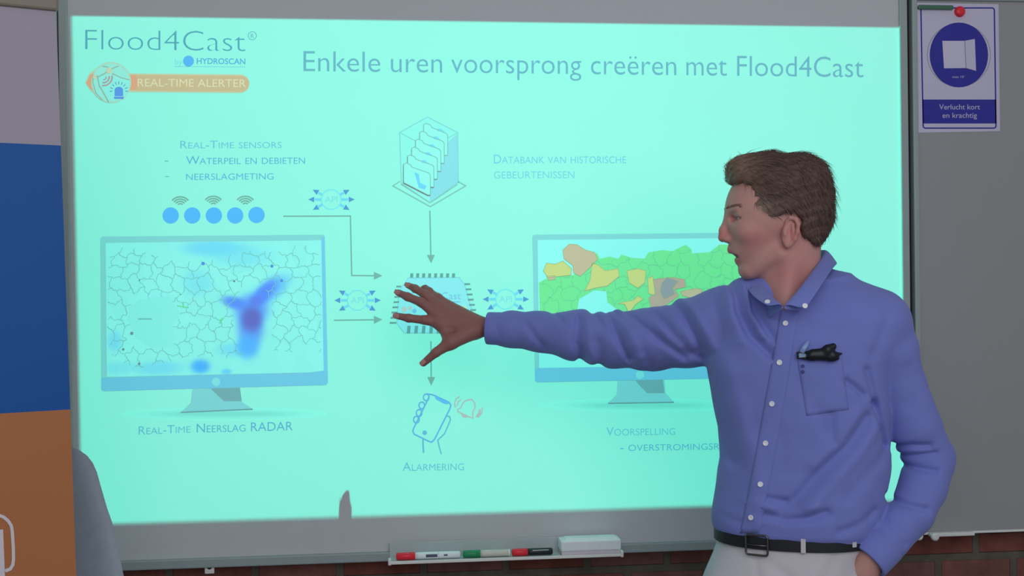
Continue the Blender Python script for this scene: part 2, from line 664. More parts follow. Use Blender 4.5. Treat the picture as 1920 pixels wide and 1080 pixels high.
sir = Flat().poly([b6(400, 480), b6(400, 420)] + [b6(442 - 42 * math.cos(math.pi * k / 10), 420 - 32 * math.sin(math.pi * k / 10)) for k in range(11)] + [b6(484, 480)]).poly([b6(395, 486), b6(490, 486), b6(490, 508), b6(395, 508)])
deco('siren', sir, (76, 118, 228), 8, gl)
rays = Flat()
for a in (0, 22, 45, 68, 90, 112, 135, 158, 180):
    c, s = math.cos(math.radians(a)), math.sin(math.radians(a))
    rays.stroke([b6(442 + 66 * c, 432 - 70 * s), b6(442 + 92 * c, 432 - 98 * s)], 1.4)
deco_each('siren_ray', rays, (60, 120, 190), 8, gl)

# sensors list
deco('sensor_heading', Flat().text('Real-Time sensors', 338, 528, 278.5, 277.5, 14.5, small=True, weight=-0.005), (96, 178, 218))
deco('sensor_line', Flat().text('Waterpeil en debieten', 349, 572, 308, 307, 15, small=True, weight=-0.005), (74, 152, 212))
deco('sensor_line', Flat().text('neerslagmeting', 349, 513, 337.5, 336.5, 15, small=True, weight=-0.005), (78, 156, 214))
deco('list_dash', Flat().stroke([(309, 302), (316, 302)], 1.8), (90, 175, 205))
deco('list_dash', Flat().stroke([(310, 331), (317, 331)], 1.8), (90, 175, 205))
for x, y in ((320, 404), (360.5, 404), (401, 404), (441, 404), (481, 403)):
    deco('sensor_dot', Flat().circle(x, y, 15.3), (62, 165, 250))
for x, y in ((338, 387), (400, 386), (460, 386)):
    f_ = Flat()
    for r in (6, 11, 16, 21):
        f_.arc(x, y, r * 0.92, 38, 142, 2.6, ry=r * 0.86)
    deco('wireless_icon', f_, (104, 156, 140))


def api_icon(x, y):
    root = deco('api_icon', Flat().ring(x, y, 18.5, 2.2), (112, 222, 236))
    sh, hd = Flat(), Flat()
    for (dx, dy) in ((-30, -16), (-38, 0), (-30, 17), (30, -16), (39, 0), (30, 17)):
        L = math.hypot(dx, dy)
        ux, uy = dx / L, dy / L
        sh.stroke([(x + ux * 19, y + uy * 19), (x + ux * (L - 7), y + uy * (L - 7))], 4.6)
        tx, ty = x + dx, y + dy
        hd.poly([(tx + ux * 5, ty + uy * 5), (tx - ux * 6 - uy * 5.2, ty - uy * 6 + ux * 5.2), (tx - ux * 6 + uy * 5.2, ty - uy * 6 - ux * 5.2)])
    deco_each('arrow_shaft', sh, (100, 205, 240), 1.3, root)
    deco_each('arrow_head', hd, (58, 122, 205), 2, root)
    deco('icon_text', Flat().text('API', x - 12, x + 12, y + 5.5, y + 5.0, 11), (118, 216, 232), 1, root)


for p in ((621, 374), (670, 563), (948, 561)):
    api_icon(*p)

GRA = (108, 158, 148)


def arrow(pts, tip):
    a, t_ = np.array(pts[-1], float), np.array(tip, float)
    d = (t_ - a) / np.linalg.norm(t_ - a)
    nrm = np.array([-d[1], d[0]])
    f_ = Flat().stroke(list(pts[:-1]) + [tuple(t_ - d * 15.5)], 2.5)
    f_.poly([t_, t_ - d * 16 + nrm * 7.5, t_ - d * 16 - nrm * 7.5])
    deco('flow_arrow', f_, GRA)


arrow([(531, 405.5), (657, 405), (659.5, 516.5), (703, 517)], (717, 517))
arrow([(806, 395), (808, 482)], (808.5, 494))
arrow([(626, 600.5), (703, 599.5)], (717, 599))
arrow([(808, 640), (808.5, 710)], (808.5, 723))


# database icon
def d4(x, y):
    return (540 + x / 3.0, 200 + y / 3.0)


db = deco('database_icon', Flat().poly([d4(*p) for p in ((628, 145), (785, 58), (955, 145), (958, 425), (798, 540), (638, 430))]), (138, 240, 226), 1)
deco('box_side', Flat().poly([d4(*p) for p in ((798, 290), (955, 150), (958, 425), (798, 540))]), (132, 212, 226), 2, db)
deco('box_lines', Flat().stroke([d4(*p) for p in ((628, 145), (785, 58), (955, 145), (958, 425), (798, 540), (638, 430))], 1.5, True).stroke([d4(*p) for p in ((628, 145), (798, 235), (955, 145))], 1.2), (122, 200, 208), 3, db)
deco('box_base', Flat().stroke([d4(*p) for p in ((630, 420), (590, 445), (800, 562), (1000, 445), (958, 422))], 2.0).stroke([d4(*p) for p in ((636, 436), (800, 540), (955, 436))], 1.4), (118, 180, 168), 3, db)
for k in range(6):
    ox, oy = 651 + 22.5 * (5 - k), 318 - 44.5 * (5 - k)
    W_ = 150 - (5 - k) * 3
    pts = [(ox, oy + 5), (ox + 14, oy - 2), (ox + 38, oy + 8), (ox + 46, oy + 22), (ox + W_ - 8, oy + 55), (ox + W_, oy + 66), (ox + W_, oy + 178), (ox + W_ - 14, oy + 178), (ox, oy + 108)]
    fo = deco('folder', Flat().poly([d4(*p) for p in pts]), (146, 242, 230), 4 + 3 * k, db)
    deco('folder_outline', Flat().stroke([d4(*p) for p in pts], 1.4, True), (120, 176, 170), 5.2 + 3 * k, db)
    if k in (5, 0, 1, 2, 3, 4):
        if k == 5:
            deco('folder_mark', Flat().poly([d4(*p) for p in ((ox + 60, oy + 50), (ox + 85, oy + 62), (ox + 92, oy + 110), (ox + 130, oy + 128), (ox + 118, oy + 148), (ox + 85, oy + 138))]), (100, 200, 246), 4.7 + 3 * k, db)
        else:
            deco('folder_mark', Flat().poly([d4(*p) for p in ((ox + 75, oy + 30), (ox + 95, oy + 26), (ox + 118, oy + 46), (ox + 80, oy + 42))]), (110, 208, 240), 4.7 + 3 * k, db)
deco('database_caption', Flat().text('Databank van historische', 926, 1174, 306.5, 306, 16.5, small=True, weight=-0.005), (100, 188, 222))
deco('database_caption', Flat().text('gebeurtenissen', 926, 1077, 334.5, 334, 16.5, small=True, weight=-0.005), (104, 192, 222))

# monitors with maps
def monitor(name, ol, inn, chin, stand, dk, dot, sh):
    root = deco(name, Flat().poly(ol), (124, 202, 206), 1)
    deco('monitor_chin', Flat().poly(chin), (104, 186, 226), 2, root)
    deco('monitor_dot', Flat().circle(dot[0], dot[1], 8.0), (128, 216, 224), 3, root)
    for q_, (fx_, fy_, c_) in enumerate(((1.5, 13, (140, 246, 227)), (1.3, 10.5, (137, 242, 224)), (1.1, 8, (133, 236, 220)), (0.9, 5.5, (128, 228, 214)), (0.7, 3.5, (122, 220, 207)))):
        deco('monitor_shadow', Flat().circle(sh[0], sh[1], sh[2] * fx_, fy_), c_, 0.25 + 0.25 * q_, root)
    deco('monitor_stand', Flat().poly(stand), (126, 200, 210), 3, root)
    deco('stand_shade', Flat().poly(dk), (108, 150, 164), 4, root)
    deco('stand_edge', Flat().stroke([stand[3], stand[4]], 2.0), (96, 138, 152), 4, root)
    return root


m1 = monitor('radar_monitor', [(192, 443.5), (606, 440), (609, 443), (615, 718), (611, 722), (194, 733.5), (190, 730), (188, 447)], None,
             [(190, 708), (575, 699), (600, 694), (614.5, 694), (615, 718), (611, 722), (194, 733.5), (190, 730)],
             [(361, 729), (450, 727), (454, 754), (474, 767), (339, 773), (358, 755)],
             [(395, 728.5), (450, 727), (453, 752), (420, 752)], (405, 716), (420, 776, 130))
scr = deco('radar_screen', Flat().poly([(198, 455.5), (602.5, 450.5), (607, 695), (580, 698.5), (200, 707)]), (140, 236, 232), 2.4, m1)
deco('monitor_side', Flat().poly([(602.5, 446), (609, 443), (614.5, 694), (607, 697)]), (106, 190, 230), 2.7, m1)
# municipal boundaries: a jittered honeycomb whose borders wander, drawn as thin strokes
def inside(p, poly):
    x, y = p
    r = False
    n = len(poly)
    for i in range(n):
        x0, y0 = poly[i]
        x1, y1 = poly[(i + 1) % n]
        if (y0 > y) != (y1 > y) and x < (x1 - x0) * (y - y0) / (y1 - y0) + x0:
            r = not r
    return r


def borders(x0, y0, x1, y1, a, seed, keep, w, skip=0.06):
    rg = np.random.default_rng(seed)
    V = {}

    def vert(x, y):
        k = (round(x / a * 8), round(y / a * 8))
        if k not in V:
            V[k] = np.array([x + rg.uniform(-0.42, 0.42) * a, y + rg.uniform(-0.42, 0.42) * a])
        return k
    E_ = set()
    hx = a * math.sqrt(3)
    row = 0
    y = y0 - a
    while y < y1 + a:
        x = x0 - hx + (hx / 2 if row % 2 else 0)
        while x < x1 + hx:
            c = [vert(x + a * math.sin(math.pi / 3 * k), y + a * math.cos(math.pi / 3 * k)) for k in range(6)]
            for k in range(6):
                if c[k] != c[(k + 1) % 6]:
                    E_.add(tuple(sorted((c[k], c[(k + 1) % 6]))))
            x += hx
        y += 1.5 * a
        row += 1
    f_ = Flat()
    for (k0, k1) in sorted(E_):
        p, q = V[k0], V[k1]
        if rg.uniform() < skip:
            continue
        pts = [p, q]
        amp = 0.16
        for _ in range(3):
            o = [pts[0]]
            for u, v in zip(pts, pts[1:]):
                d = v - u
                o += [(u + v) / 2 + np.array([-d[1], d[0]]) * rg.uniform(-amp, amp) * 1.6, v]
            pts = o
        run = []
        for pt in pts + [None]:
            if pt is not None and keep(pt):
                run.append(pt)
            else:
                if len(run) > 1:
                    f_.stroke(run, w)
                run = []
    return f_


def map_mat(name, ground, line, seed, scale, blobs, linew, vary=0.0, px2loc=None):
    """printed map colours: ground, cell borders and soft weather patches, in the plane's own coordinates"""
    m = bpy.data.materials.new(name)
    m.use_nodes = True
    t = m.node_tree
    b = t.nodes['Principled BSDF']
    b.inputs['Roughness'].default_value = 0.9
    b.inputs['Specular IOR Level'].default_value = 0.0
    co = t.nodes.new('ShaderNodeTexCoord')
    vo = t.nodes.new('ShaderNodeTexVoronoi')
    vo.inputs['Scale'].default_value = scale
    t.links.new(co.outputs['Object'], vo.inputs['Vector'])
    vs_ = t.nodes.new('ShaderNodeSeparateXYZ')
    t.links.new(vo.outputs['Color'], vs_.inputs[0])
    fac = vs_.outputs['X']

    def mix(fac_, a, c):
        n = t.nodes.new('ShaderNodeMix')
        n.data_type = 'RGBA'
        if isinstance(fac_, float):
            n.inputs[0].default_value = fac_
        else:
            t.links.new(fac_, n.inputs[0])
        for idx, v in ((6, a), (7, c)):
            if isinstance(v, (tuple, list, np.ndarray)):
                n.inputs[idx].default_value = (*v[:3], 1)
            else:
                t.links.new(v, n.inputs[idx])
        return n.outputs[2]

    def alb(rgb):
        return tuple(np.minimum((lin(rgb) * 0.92 + BG * 0.08) / E_SL, 0.95))
    c = mix(mathn(t, 'MULTIPLY', fac, 0.5), alb(ground), alb(line))
    sp = t.nodes.new('ShaderNodeSeparateXYZ')
    t.links.new(co.outputs['Object'], sp.inputs[0])
    for (px, py, rx, ry, rot, rgb, st) in blobs:
        p = at(px, py, 0)
        q = at(px + rx, py, 0)
        s_ = at(px, py + ry, 0)
        Rx, Ry = abs(q[0] - p[0]), abs(s_[2] - p[2])
        dx = mathn(t, 'SUBTRACT', sp.outputs['X'], float(p[0] - slide_off[0]))
        dz = mathn(t, 'SUBTRACT', sp.outputs['Z'], float(p[2] - slide_off[2]))
        cr, sr = math.cos(rot), math.sin(rot)
        a1 = mathn(t, 'ADD', mathn(t, 'MULTIPLY', dx, cr / Rx), mathn(t, 'MULTIPLY', dz, -sr / Rx))
        b1 = mathn(t, 'ADD', mathn(t, 'MULTIPLY', dx, sr / Ry), mathn(t, 'MULTIPLY', dz, cr / Ry))
        rr = mathn(t, 'ADD', mathn(t, 'POWER', mathn(t, 'ABSOLUTE', a1), 2.0), mathn(t, 'POWER', mathn(t, 'ABSOLUTE', b1), 2.0))
        g = mathn(t, 'MULTIPLY', mathn(t, 'EXPONENT', mathn(t, 'MULTIPLY', mathn(t, 'POWER', rr, 2.0), -1.0)), float(st))
        c = mix(g, c, alb(rgb))
    t.links.new(c, b.inputs['Base Color'])
    MATS[name] = m
    return m


slide_off = (0, 0, 0)
blobs = [(400, 465, 60, 16, 0, (98, 204, 250), 0.7), (300, 575, 30, 20, 0, (118, 222, 245), 0.5), (450, 480, 60, 20, 0, (110, 216, 246), .5),
         (370, 530, 30, 25, 0, (112, 214, 246), .5), (215, 640, 14, 20, 0, (108, 205, 250), .6), (300, 690, 45, 14, 0, (104, 205, 246), .6), (225, 690, 30, 12, 0, (110, 215, 245), .5),
         (440, 655, 30, 14, 0, (104, 206, 246), .6),
         (505, 545, 44, 20, -0.6, (92, 178, 255), 0.9), (495, 550, 34, 14, -0.8, (84, 124, 250), 0.95), (440, 568, 26, 12, 0.3, (84, 128, 250), 0.95),
         (472, 580, 34, 30, 0, (84, 132, 250), 0.9), (470, 615, 26, 36, 0, (84, 124, 246), 0.9), (465, 650, 22, 24, 0, (76, 168, 255), 0.9), (376, 687, 19, 14, 0, (66, 168, 255), 0.95),
         (472, 598, 20, 24, 0, (96, 84, 190), 0.95), (480, 565, 12, 10, 0, (96, 100, 225), .5), (425, 697, 10, 6, 0, (76, 180, 255), .6)]
m_radar = map_mat('radar_map', (144, 242, 234), (134, 232, 226), 3, 17.0, blobs, 0.030)
scr.data.materials.clear()
scr.data.materials.append(m_radar)
lake_px = [(262, 562), (318, 556), (340, 590), (322, 610), (330, 630), (322, 650), (285, 652), (255, 632), (240, 600), (242, 575)]
land_px = [(202, 505), (206, 470), (240, 458), (280, 476), (330, 490), (400, 486), (470, 470), (520, 470), (560, 456), (596, 466), (603, 520), (604, 660), (560, 662), (500, 655), (430, 672), (360, 668), (262, 692), (232, 682), (204, 660), (200, 560)]
deco('map_borders', borders(200, 456, 606, 700, 15.5, 11, lambda p: inside(p, land_px) and not inside(p, lake_px) and ((p[0] - 474) / 36) ** 2 + ((p[1] - 600) / 72) ** 2 > 1 and 199.5 < p[0] < 604.5, 1.1), (112, 188, 186), 3, m1)
deco('lake', Flat().poly([(262, 562), (318, 556), (340, 590), (322, 610), (330, 630), (322, 650), (285, 652), (255, 632), (240, 600), (242, 575)]), (136, 234, 228), 3, m1)
deco('place_name', Flat().stroke([(259, 598), (285, 598)], 2.5), (104, 176, 176), 4, m1)
deco_each('town_marker', Flat().circle(247, 625, 3.0).circle(439, 527, 2.2).circle(231, 655, 2.4).circle(261, 682, 2.4), (104, 110, 130), 4, m1)
deco_each('station_marker', Flat().circle(381, 494, 3.2).circle(510, 499, 2.8).circle(528, 526, 2.8), (64, 110, 220), 4, m1)
deco('river_mark', Flat().stroke([(343, 566), (344, 577)], 2).stroke([(332, 573), (354, 577)], 1.6).stroke([(418, 596), (412, 606)], 3.5), (88, 220, 130), 4, m1)

dx_ = 810


def m7(x, y):
    return (980 + x / 2.4545, 420 + y / 2.4545)


m2 = monitor('forecast_monitor', [(1002, 440), (1416, 436), (1419, 439), (1425, 704), (1421, 708), (1007, 717), (1003, 714), (998, 443)], None,
             [(1003, 690), (1424, 684), (1425, 704), (1421, 708), (1007, 717), (1003, 714)],
             [(1158, 714), (1246, 712), (1248, 737), (1264, 754), (1140, 756), (1156, 740)],
             [(1191, 713.5), (1243, 712), (1246, 737), (1213, 737)], (1200, 703), (1205, 760, 130))
deco('forecast_screen', Flat().poly([(1008, 450), (1410, 446), (1413, 684), (1011, 690)]), (140, 242, 236), 2.4, m2)
m_green = map_mat('forecast_map_green', (112, 228, 140), (118, 224, 156), 5, 15.0, [], 0.035)
gpoly = [(75, 270), (110, 250), (150, 245), (230, 235), (300, 205), (320, 175), (340, 130), (355, 160), (400, 150), (440, 160), (455, 140), (500, 155), (560, 160), (580, 130), (640, 120), (690, 125), (750, 95), (775, 115), (780, 135), (860, 130), (905, 95), (960, 95), (1000, 130), (1000, 330), (850, 400), (640, 440), (500, 440), (390, 360), (385, 310), (330, 305), (260, 345), (245, 440), (80, 440)]
gm = Flat().poly([m7(*p) for p in gpoly]).build('map_region', m_green, m2, lay(3))
gpx = [m7(*p) for p in gpoly]
deco('map_borders', borders(1008, 455, 1392, 600, 15.0, 5, lambda p: inside(p, gpx), 1.0), (98, 192, 132), 3.1, m2)
YEL, ORA, RED, PUR = (206, 204, 98), (200, 168, 128), (190, 146, 130), (150, 128, 146)
m_yel = None
def region(pts, rgb, nm='map_region', lv=5.2):
    o = deco(nm, Flat().poly([m7(*p) for p in pts]), rgb, lv, m2)
    deco('region_border', Flat().stroke([m7(*p) for p in pts], 1.0, True), (150, 166, 96), lv + 1, m2)


region(((185, 120), (215, 92), (250, 95), (290, 120), (330, 130), (345, 160), (310, 200), (265, 240), (235, 225), (230, 190), (190, 160)), ORA)
region(((95, 215), (110, 180), (150, 185), (185, 170), (225, 205), (222, 235), (180, 240), (115, 245)), YEL)
region(((110, 240), (150, 238), (150, 255), (118, 258)), ORA, lv=4.9)
region(((320, 180), (350, 190), (380, 215), (440, 205), (445, 240), (390, 285), (330, 295), (285, 308), (310, 260)), YEL)
region(((480, 215), (530, 205), (568, 215), (562, 270), (530, 295), (490, 270)), YEL)
region(((575, 250), (600, 240), (610, 330), (580, 320)), YEL)
region(((440, 365), (510, 350), (530, 330), (555, 345), (520, 370), (490, 410), (470, 370)), YEL)
region(((600, 255), (640, 250), (690, 245), (745, 255), (752, 290), (700, 300), (720, 330), (650, 380), (590, 385), (580, 340), (610, 320)), RED, lv=5.6)
region(((640, 270), (665, 245), (715, 262), (690, 295), (700, 320), (650, 345), (632, 310)), PUR, lv=8)
region(((725, 310), (800, 295), (830, 305), (800, 345), (735, 330)), ORA)

deco('radar_caption', Flat().text('Real-Time', 260, 357, 815, 811, 15.5, small=True, weight=-0.005), (88, 170, 205))
deco('radar_caption', Flat().text('Neerslag RADAR', 369, 549, 811, 807, 16.5, small=True, weight=-0.005), (76, 152, 205))
deco('forecast_caption', Flat().text('Voorspelling', 1137, 1266, 817, 815, 16, small=True, weight=-0.005), (92, 182, 216))
deco('forecast_caption', Flat().text('- overstromingsrisico', 1163, 1398, 846, 842, 15, small=True, weight=-0.005), (80, 160, 212))
deco('alarm_caption', Flat().text('Alarmering', 755, 870, 883, 881.5, 16, small=True, weight=-0.005), (88, 172, 212))


# processor chip icon
def c7(x, y):
    return (730 + x / 7.716, 500 + y / 7.716)


chip = deco('chip_icon', Flat().poly([(766, 521), (861, 520), (871, 533), (887, 588), (884, 606), (860, 624), (758, 624), (744, 606), (748, 545)]), (136, 226, 236), 1)
deco('chip_rim', Flat().stroke([(766, 521), (861, 520), (871, 533), (887, 588), (884, 606), (860, 624), (758, 624), (744, 606), (748, 545)], 1.6, True), (120, 206, 216), 2, chip)
pins = Flat()
for k in range(8):
    pins.poly([(769.5 + k * 11.2, 512.5), (775 + k * 11.2, 512.5), (774.5 + k * 11.2, 520.5), (769 + k * 11.2, 520.5)])
for k in range(6):
    pins.poly([c7(1085 + 17 * k, 240 + 75 * k), c7(1168 + 17 * k, 238 + 75 * k), c7(1170 + 17 * k, 262 + 75 * k), c7(1088 + 17 * k, 266 + 75 * k)])
for k in range(8):
    pins.poly([c7(105 - 14 * k, 275 + 75 * k), c7(172 - 10 * k, 275 + 75 * k), c7(170 - 10 * k, 297 + 75 * k), c7(100 - 14 * k, 300 + 75 * k)])
for k in range(8):
    pins.poly([c7(262 + 108 * k, 855), c7(310 + 108 * k, 855), c7(300 + 108 * k, 965), c7(252 + 108 * k, 965)])
deco_each('chip_pin', pins, (88, 138, 142), 3, chip)
deco('chip_text', Flat().text('Flood4Cast', 772, 864, 561, 561, 13, weight=-0.01), (110, 186, 226), 3, chip)
deco('chip_rule', Flat().stroke([c7(835, 510), c7(1028, 508)], 1.4), (84, 180, 220), 3, chip)
deco('chip_badge', Flat().poly(capsule_pts(800, 579, 876, 580, 6)), (196, 218, 176), 3, chip)
deco('chip_mark', Flat().circle(758, 580, 5).circle(769, 577, 3.5), (190, 190, 190), 3, chip)
deco('chip_mark', Flat().circle(777, 583, 4), (110, 180, 226), 3, chip)


# phone and bell
def p8(x, y):
    return (700 + x / 6.0, 720 + y / 6.0)


BLU = (82, 160, 226)
ph = deco('phone_icon', Flat().stroke([p8(*p) for p in ((600, 112), (650, 118), (690, 130), (850, 205), (872, 240), (860, 280), (690, 620), (655, 655), (625, 645), (460, 565), (445, 535), (450, 505))] + [p8(*p) for p in ((630, 140),)], 2.8), BLU)
deco('phone_notch', Flat().poly([p8(*p) for p in ((690, 135), (850, 210), (835, 228), (800, 222), (700, 168))]), (84, 172, 244), 2, ph)
fg = Flat()
for (x, y) in ((595, 150), (545, 240), (515, 325), (485, 400)):
    fg.stroke([p8(x + 32 * math.cos(a), y + 38 * math.sin(a)) for a in np.linspace(0, 2 * math.pi, 18)[:-1]], 2.4, True)
deco('finger_loops', fg, BLU, 2, ph)
deco('thumb_line', Flat().stroke([p8(*p) for p in ((830, 360), (858, 365), (868, 400), (840, 470), (800, 560), (725, 630), (740, 700), (765, 790))], 2.4).stroke([p8(*p) for p in ((558, 610), (560, 690), (566, 775))], 3.0), (90, 168, 208), 2, ph)
deco('home_button', Flat().circle(*p8(578, 548), 4.2), (88, 164, 210), 2, ph)
BELL = (186, 168, 176)
bl = deco('bell_icon', Flat().stroke([p8(*p) for p in ((1120, 385), (1060, 360), (950, 310), (950, 285), (985, 265), (1010, 210), (1040, 185), (1105, 172), (1140, 210), (1145, 270), (1120, 310), (1120, 350))], 2.2, True), BELL)
deco('bell_clapper', Flat().poly([p8(*p) for p in ((985, 335), (1060, 365), (1045, 380), (1010, 375))]), BELL, 2, bl)
deco('bell_waves', Flat().stroke([p8(*p) for p in ((970, 140), (930, 170), (915, 220), (925, 260))], 2.0).stroke([p8(*p) for p in ((985, 175), (955, 200), (945, 240))], 2.0)
     .stroke([p8(*p) for p in ((1200, 285), (1195, 320), (1160, 370))], 4.0).stroke([p8(*p) for p in ((1225, 265), (1222, 320), (1180, 375))], 2.0), BELL, 2, bl)


# ------------------------------------------------------------------ pen tray, markers, eraser
m_tray = pbr('tray_grey', shown((128, 140, 150)), rough=0.4, spec=0.35, vary=0.05)
m_white_pl = pbr('white_plastic', shown((196, 196, 212)), rough=0.35, spec=0.4, vary=0.03)
m_clear_pl = pbr('smoky_plastic', shown((150, 150, 150)), rough=0.25, spec=0.5, vary=0.05)
m_red_pl = pbr('red_plastic', shown((178, 30, 46)), rough=0.35, spec=0.4, vary=0.05)
m_green_pl = pbr('green_plastic', shown((26, 104, 70)), rough=0.35, spec=0.4, vary=0.05)
m_black_pl = pbr('black_plastic', (0.02, 0.024, 0.03), rough=0.4, spec=0.4, vary=0.1)
m_felt = pbr('grey_felt', shown((150, 150, 165)), rough=0.95, spec=0.05, vary=0.1, nscale=300)

TY0, TY1 = -0.070, -0.012
tl, tr = at(731, 1056, TY0), at(1165, 1040, TY0)
tz = at(900, 1050, TY0)[2]
tray = empty('pen_tray', (0.5 * (tl[0] + tr[0]), 0, tz), 'shallow grey pen tray under the middle of the whiteboard', 'tray')
bm = bmesh.new()
box_bm(bm, (tl[0], TY0, tz - 0.002), (tr[0], TY1, tz + 0.002), 0.0008)
link('tray_floor', bm_to(bm, 'tray_floor'), tray, m_tray)
box('back_plate', (tl[0], TY1 - 0.002, tz - 0.002), (tr[0], TY1 + 0.0002, at(900, 1012, TY1)[2]), m_tray, tray, 0.0008)
box('front_lip', (tl[0], TY0 - 0.003, tz - 0.003), (tr[0], TY0 + 0.0005, tz + 0.004), m_alu_l, tray, 0.001)
for xx in (tl[0] - 0.004, tr[0] - 0.002):
    box('end_cap', (xx, TY0 - 0.004, tz - 0.005), (xx + 0.007, TY0 + 0.014, tz + 0.010), m_alu_l, tray, 0.002)


def marker(x0, x1, y, label, cap, body, cap_len, extras):
    MY = TY0 + 0.018
    r = 0.0085
    a, b_ = at(x0, y, MY), at(x1, y, MY)
    zc = tz + 0.0025 + r
    L = b_[0] - a[0]
    e = empty('whiteboard_marker', (a[0] + L / 2, MY, zc - r), label, 'marker', 'markers in the pen tray')
    cl = L * cap_len
    lathe('marker_cap', (a[0], MY, zc), (1, 0, 0), [(0, r * 0.75), (0.002, r * 0.98), (cl * 0.5, r), (cl, r * 1.03), (cl + 0.0006, r * 0.9)], cap, e)
    lathe('marker_barrel', (a[0] + cl, MY, zc), (1, 0, 0), [(0, r * 0.93), (L * 0.1, r * 0.95), (L - cl - 0.003, r * 0.95), (L - cl, r * 0.7)], body, e)
    for (u0, u1, mm, dz) in extras:
        bm = bmesh.new()
        n = 10
        rr = r * 0.955
        ang0, ang1 = dz
        rows = []
        for xx in (a[0] + L * u0, a[0] + L * u1):
            rows.append([bm.verts.new((xx, MY - rr * math.cos(ang0 + (ang1 - ang0) * k / n), zc + rr * math.sin(ang0 + (ang1 - ang0) * k / n))) for k in range(n + 1)])
        for k in range(n):
            bm.faces.new((rows[0][k], rows[1][k], rows[1][k + 1], rows[0][k + 1]))
        link('printed_band', bm_to(bm, 'printed_band'), e, mm)
    return e


m_dkblue = pbr('print_navy', shown((60, 56, 84)), rough=0.5, vary=0.05)
marker(743, 863, 1047, 'white marker with red cap lying first from the left in the tray', m_red_pl, m_white_pl, 0.29,
       [(0.46, 0.64, m_dkblue, (-0.35, 0.5)), (0.66, 0.665, m_alu, (-1.2, 1.4)), (0.74, 0.80, m_dkblue, (-0.1, 0.35))])
marker(868, 957, 1042, 'marker with green cap and smoky clear barrel between two red caps', m_green_pl, m_clear_pl, 0.36, [(0.96, 0.985, m_white_pl, (-1.2, 1.4))])
marker(960, 1036, 1041, 'short red capped marker with black barrel lying beside the white eraser', m_red_pl, m_black_pl, 0.38, [(0.5, 0.9, m_clear_pl, (0.5, 0.7))])

# board eraser
EY0, EY1 = TY0 + 0.004, TY1 - 0.003
ea, eb = at(1052, 1036, EY0)[0], at(1165, 1036, EY0)[0]
ez = tz + 0.0025
er = empty('board_eraser', ((ea + eb) / 2, (EY0 + EY1) / 2, ez), 'white box shaped board eraser at right end of the pen tray', 'eraser')
box('felt_pad', (ea + 0.002, EY0 + 0.002, ez), (eb - 0.002, EY1 - 0.002, ez + 0.008), m_felt, er, 0.001)
box('eraser_body', (ea, EY0, ez + 0.008), (eb, EY1, ez + 0.034), m_white_pl, er, 0.004)
bm = bmesh.new()
box_bm(bm, (ea + 0.012, EY0 + 0.008, ez + 0.0335), (eb - 0.008, EY1 - 0.010, ez + 0.0375), 0.0015)
link('grip_plate', bm_to(bm, 'grip_plate'), er, m_white_pl)

# ------------------------------------------------------------------ sign and magnets on the right panel
m_paper = pbr('sign_paper', shown((146, 146, 172)), rough=0.6, spec=0.2, vary=0.02, nscale=10)
m_sblue = pbr('sign_blue', shown((38, 40, 122)), rough=0.55, spec=0.2, vary=0.04)
m_sline = pbr('sign_line_grey', shown((98, 98, 122)), rough=0.6, vary=0.03)
m_sshade = pbr('sign_light_grey', shown((150, 150, 176)), rough=0.6, vary=0.02)
SY = -0.0024
sign = empty('ventilation_sign', tuple(at(1798, 245, SY)), 'white sign with blue circle and window pictogram held by a red magnet', 'sign')


def slay(lv):
    yy = SY - 0.00055 - 0.0001 * lv
    return lambda x, y: at(x, y, yy)


bm = bmesh.new()
q = [at(x, y, SY) for x, y in ((1715, 5), (1872, 8), (1875, 246), (1720, 249))]
f0 = [bm.verts.new(p) for p in q]
f1 = [bm.verts.new(p + np.array([0, -0.0005, 0])) for p in q]
bm.faces.new(f0[::-1])
bm.faces.new(f1)
for k in range(4):
    bm.faces.new((f0[k], f0[(k + 1) % 4], f1[(k + 1) % 4], f1[k]))
link('paper_sheet', bm_to(bm, 'paper_sheet'), sign, m_paper)


def s3(x, y):
    return (1640 + x / 4.154, y / 4.154)


def rr_pts(c, r, n=6):
    o = []
    for i, (x, y) in enumerate(c):
        px_, nx_ = np.array(c[i - 1], float), np.array(c[(i + 1) % len(c)], float)
        p = np.array((x, y), float)
        a = p + (px_ - p) / np.linalg.norm(px_ - p) * r
        b2 = p + (nx_ - p) / np.linalg.norm(nx_ - p) * r
        for k in range(n + 1):
            u = k / n
            o.append(tuple((1 - u) ** 2 * a + 2 * u * (1 - u) * p + u * u * b2))
    return o


Flat().stroke(rr_pts([s3(360, 62), s3(932, 62), s3(945, 998), s3(378, 998)], 5), 2.6, True).build('sign_border', m_sblue, sign, slay(1))
Flat().poly([s3(374, 775), s3(946, 775), s3(948, 962), s3(377, 962)]).build('sign_band', m_sblue, sign, slay(1))
Flat().ring(*s3(656, 428), 59.2, 1.0).build('sign_ring', m_sline, sign, slay(1))
cir = Flat().circle(*s3(656, 428), 54.8, 60.8).build('sign_disc', m_sblue, sign, slay(2))
Flat().poly([s3(527, 318), s3(705, 318), s3(712, 530), s3(540, 532)]).build('window_opening', m_sshade, cir, slay(3))
Flat().poly([s3(700, 318), s3(780, 303), s3(790, 552), s3(712, 530)]).build('window_sash', m_paper, cir, slay(4))
Flat().stroke([s3(702, 318), s3(712, 530)], 1.2).build('sash_edge', m_sline, cir, slay(5))
Flat().text('max 15\u2019', *(s3(606, 0)[0], s3(700, 0)[0]), s3(0, 607)[1], s3(0, 607)[1], 4.2).build('sign_note', m_paper, cir, slay(3))
Flat().text('Verlucht kort', s3(503, 0)[0], s3(820, 0)[0], s3(0, 852)[1], s3(0, 852)[1], 9.4).build('sign_words', m_paper, sign, slay(2))
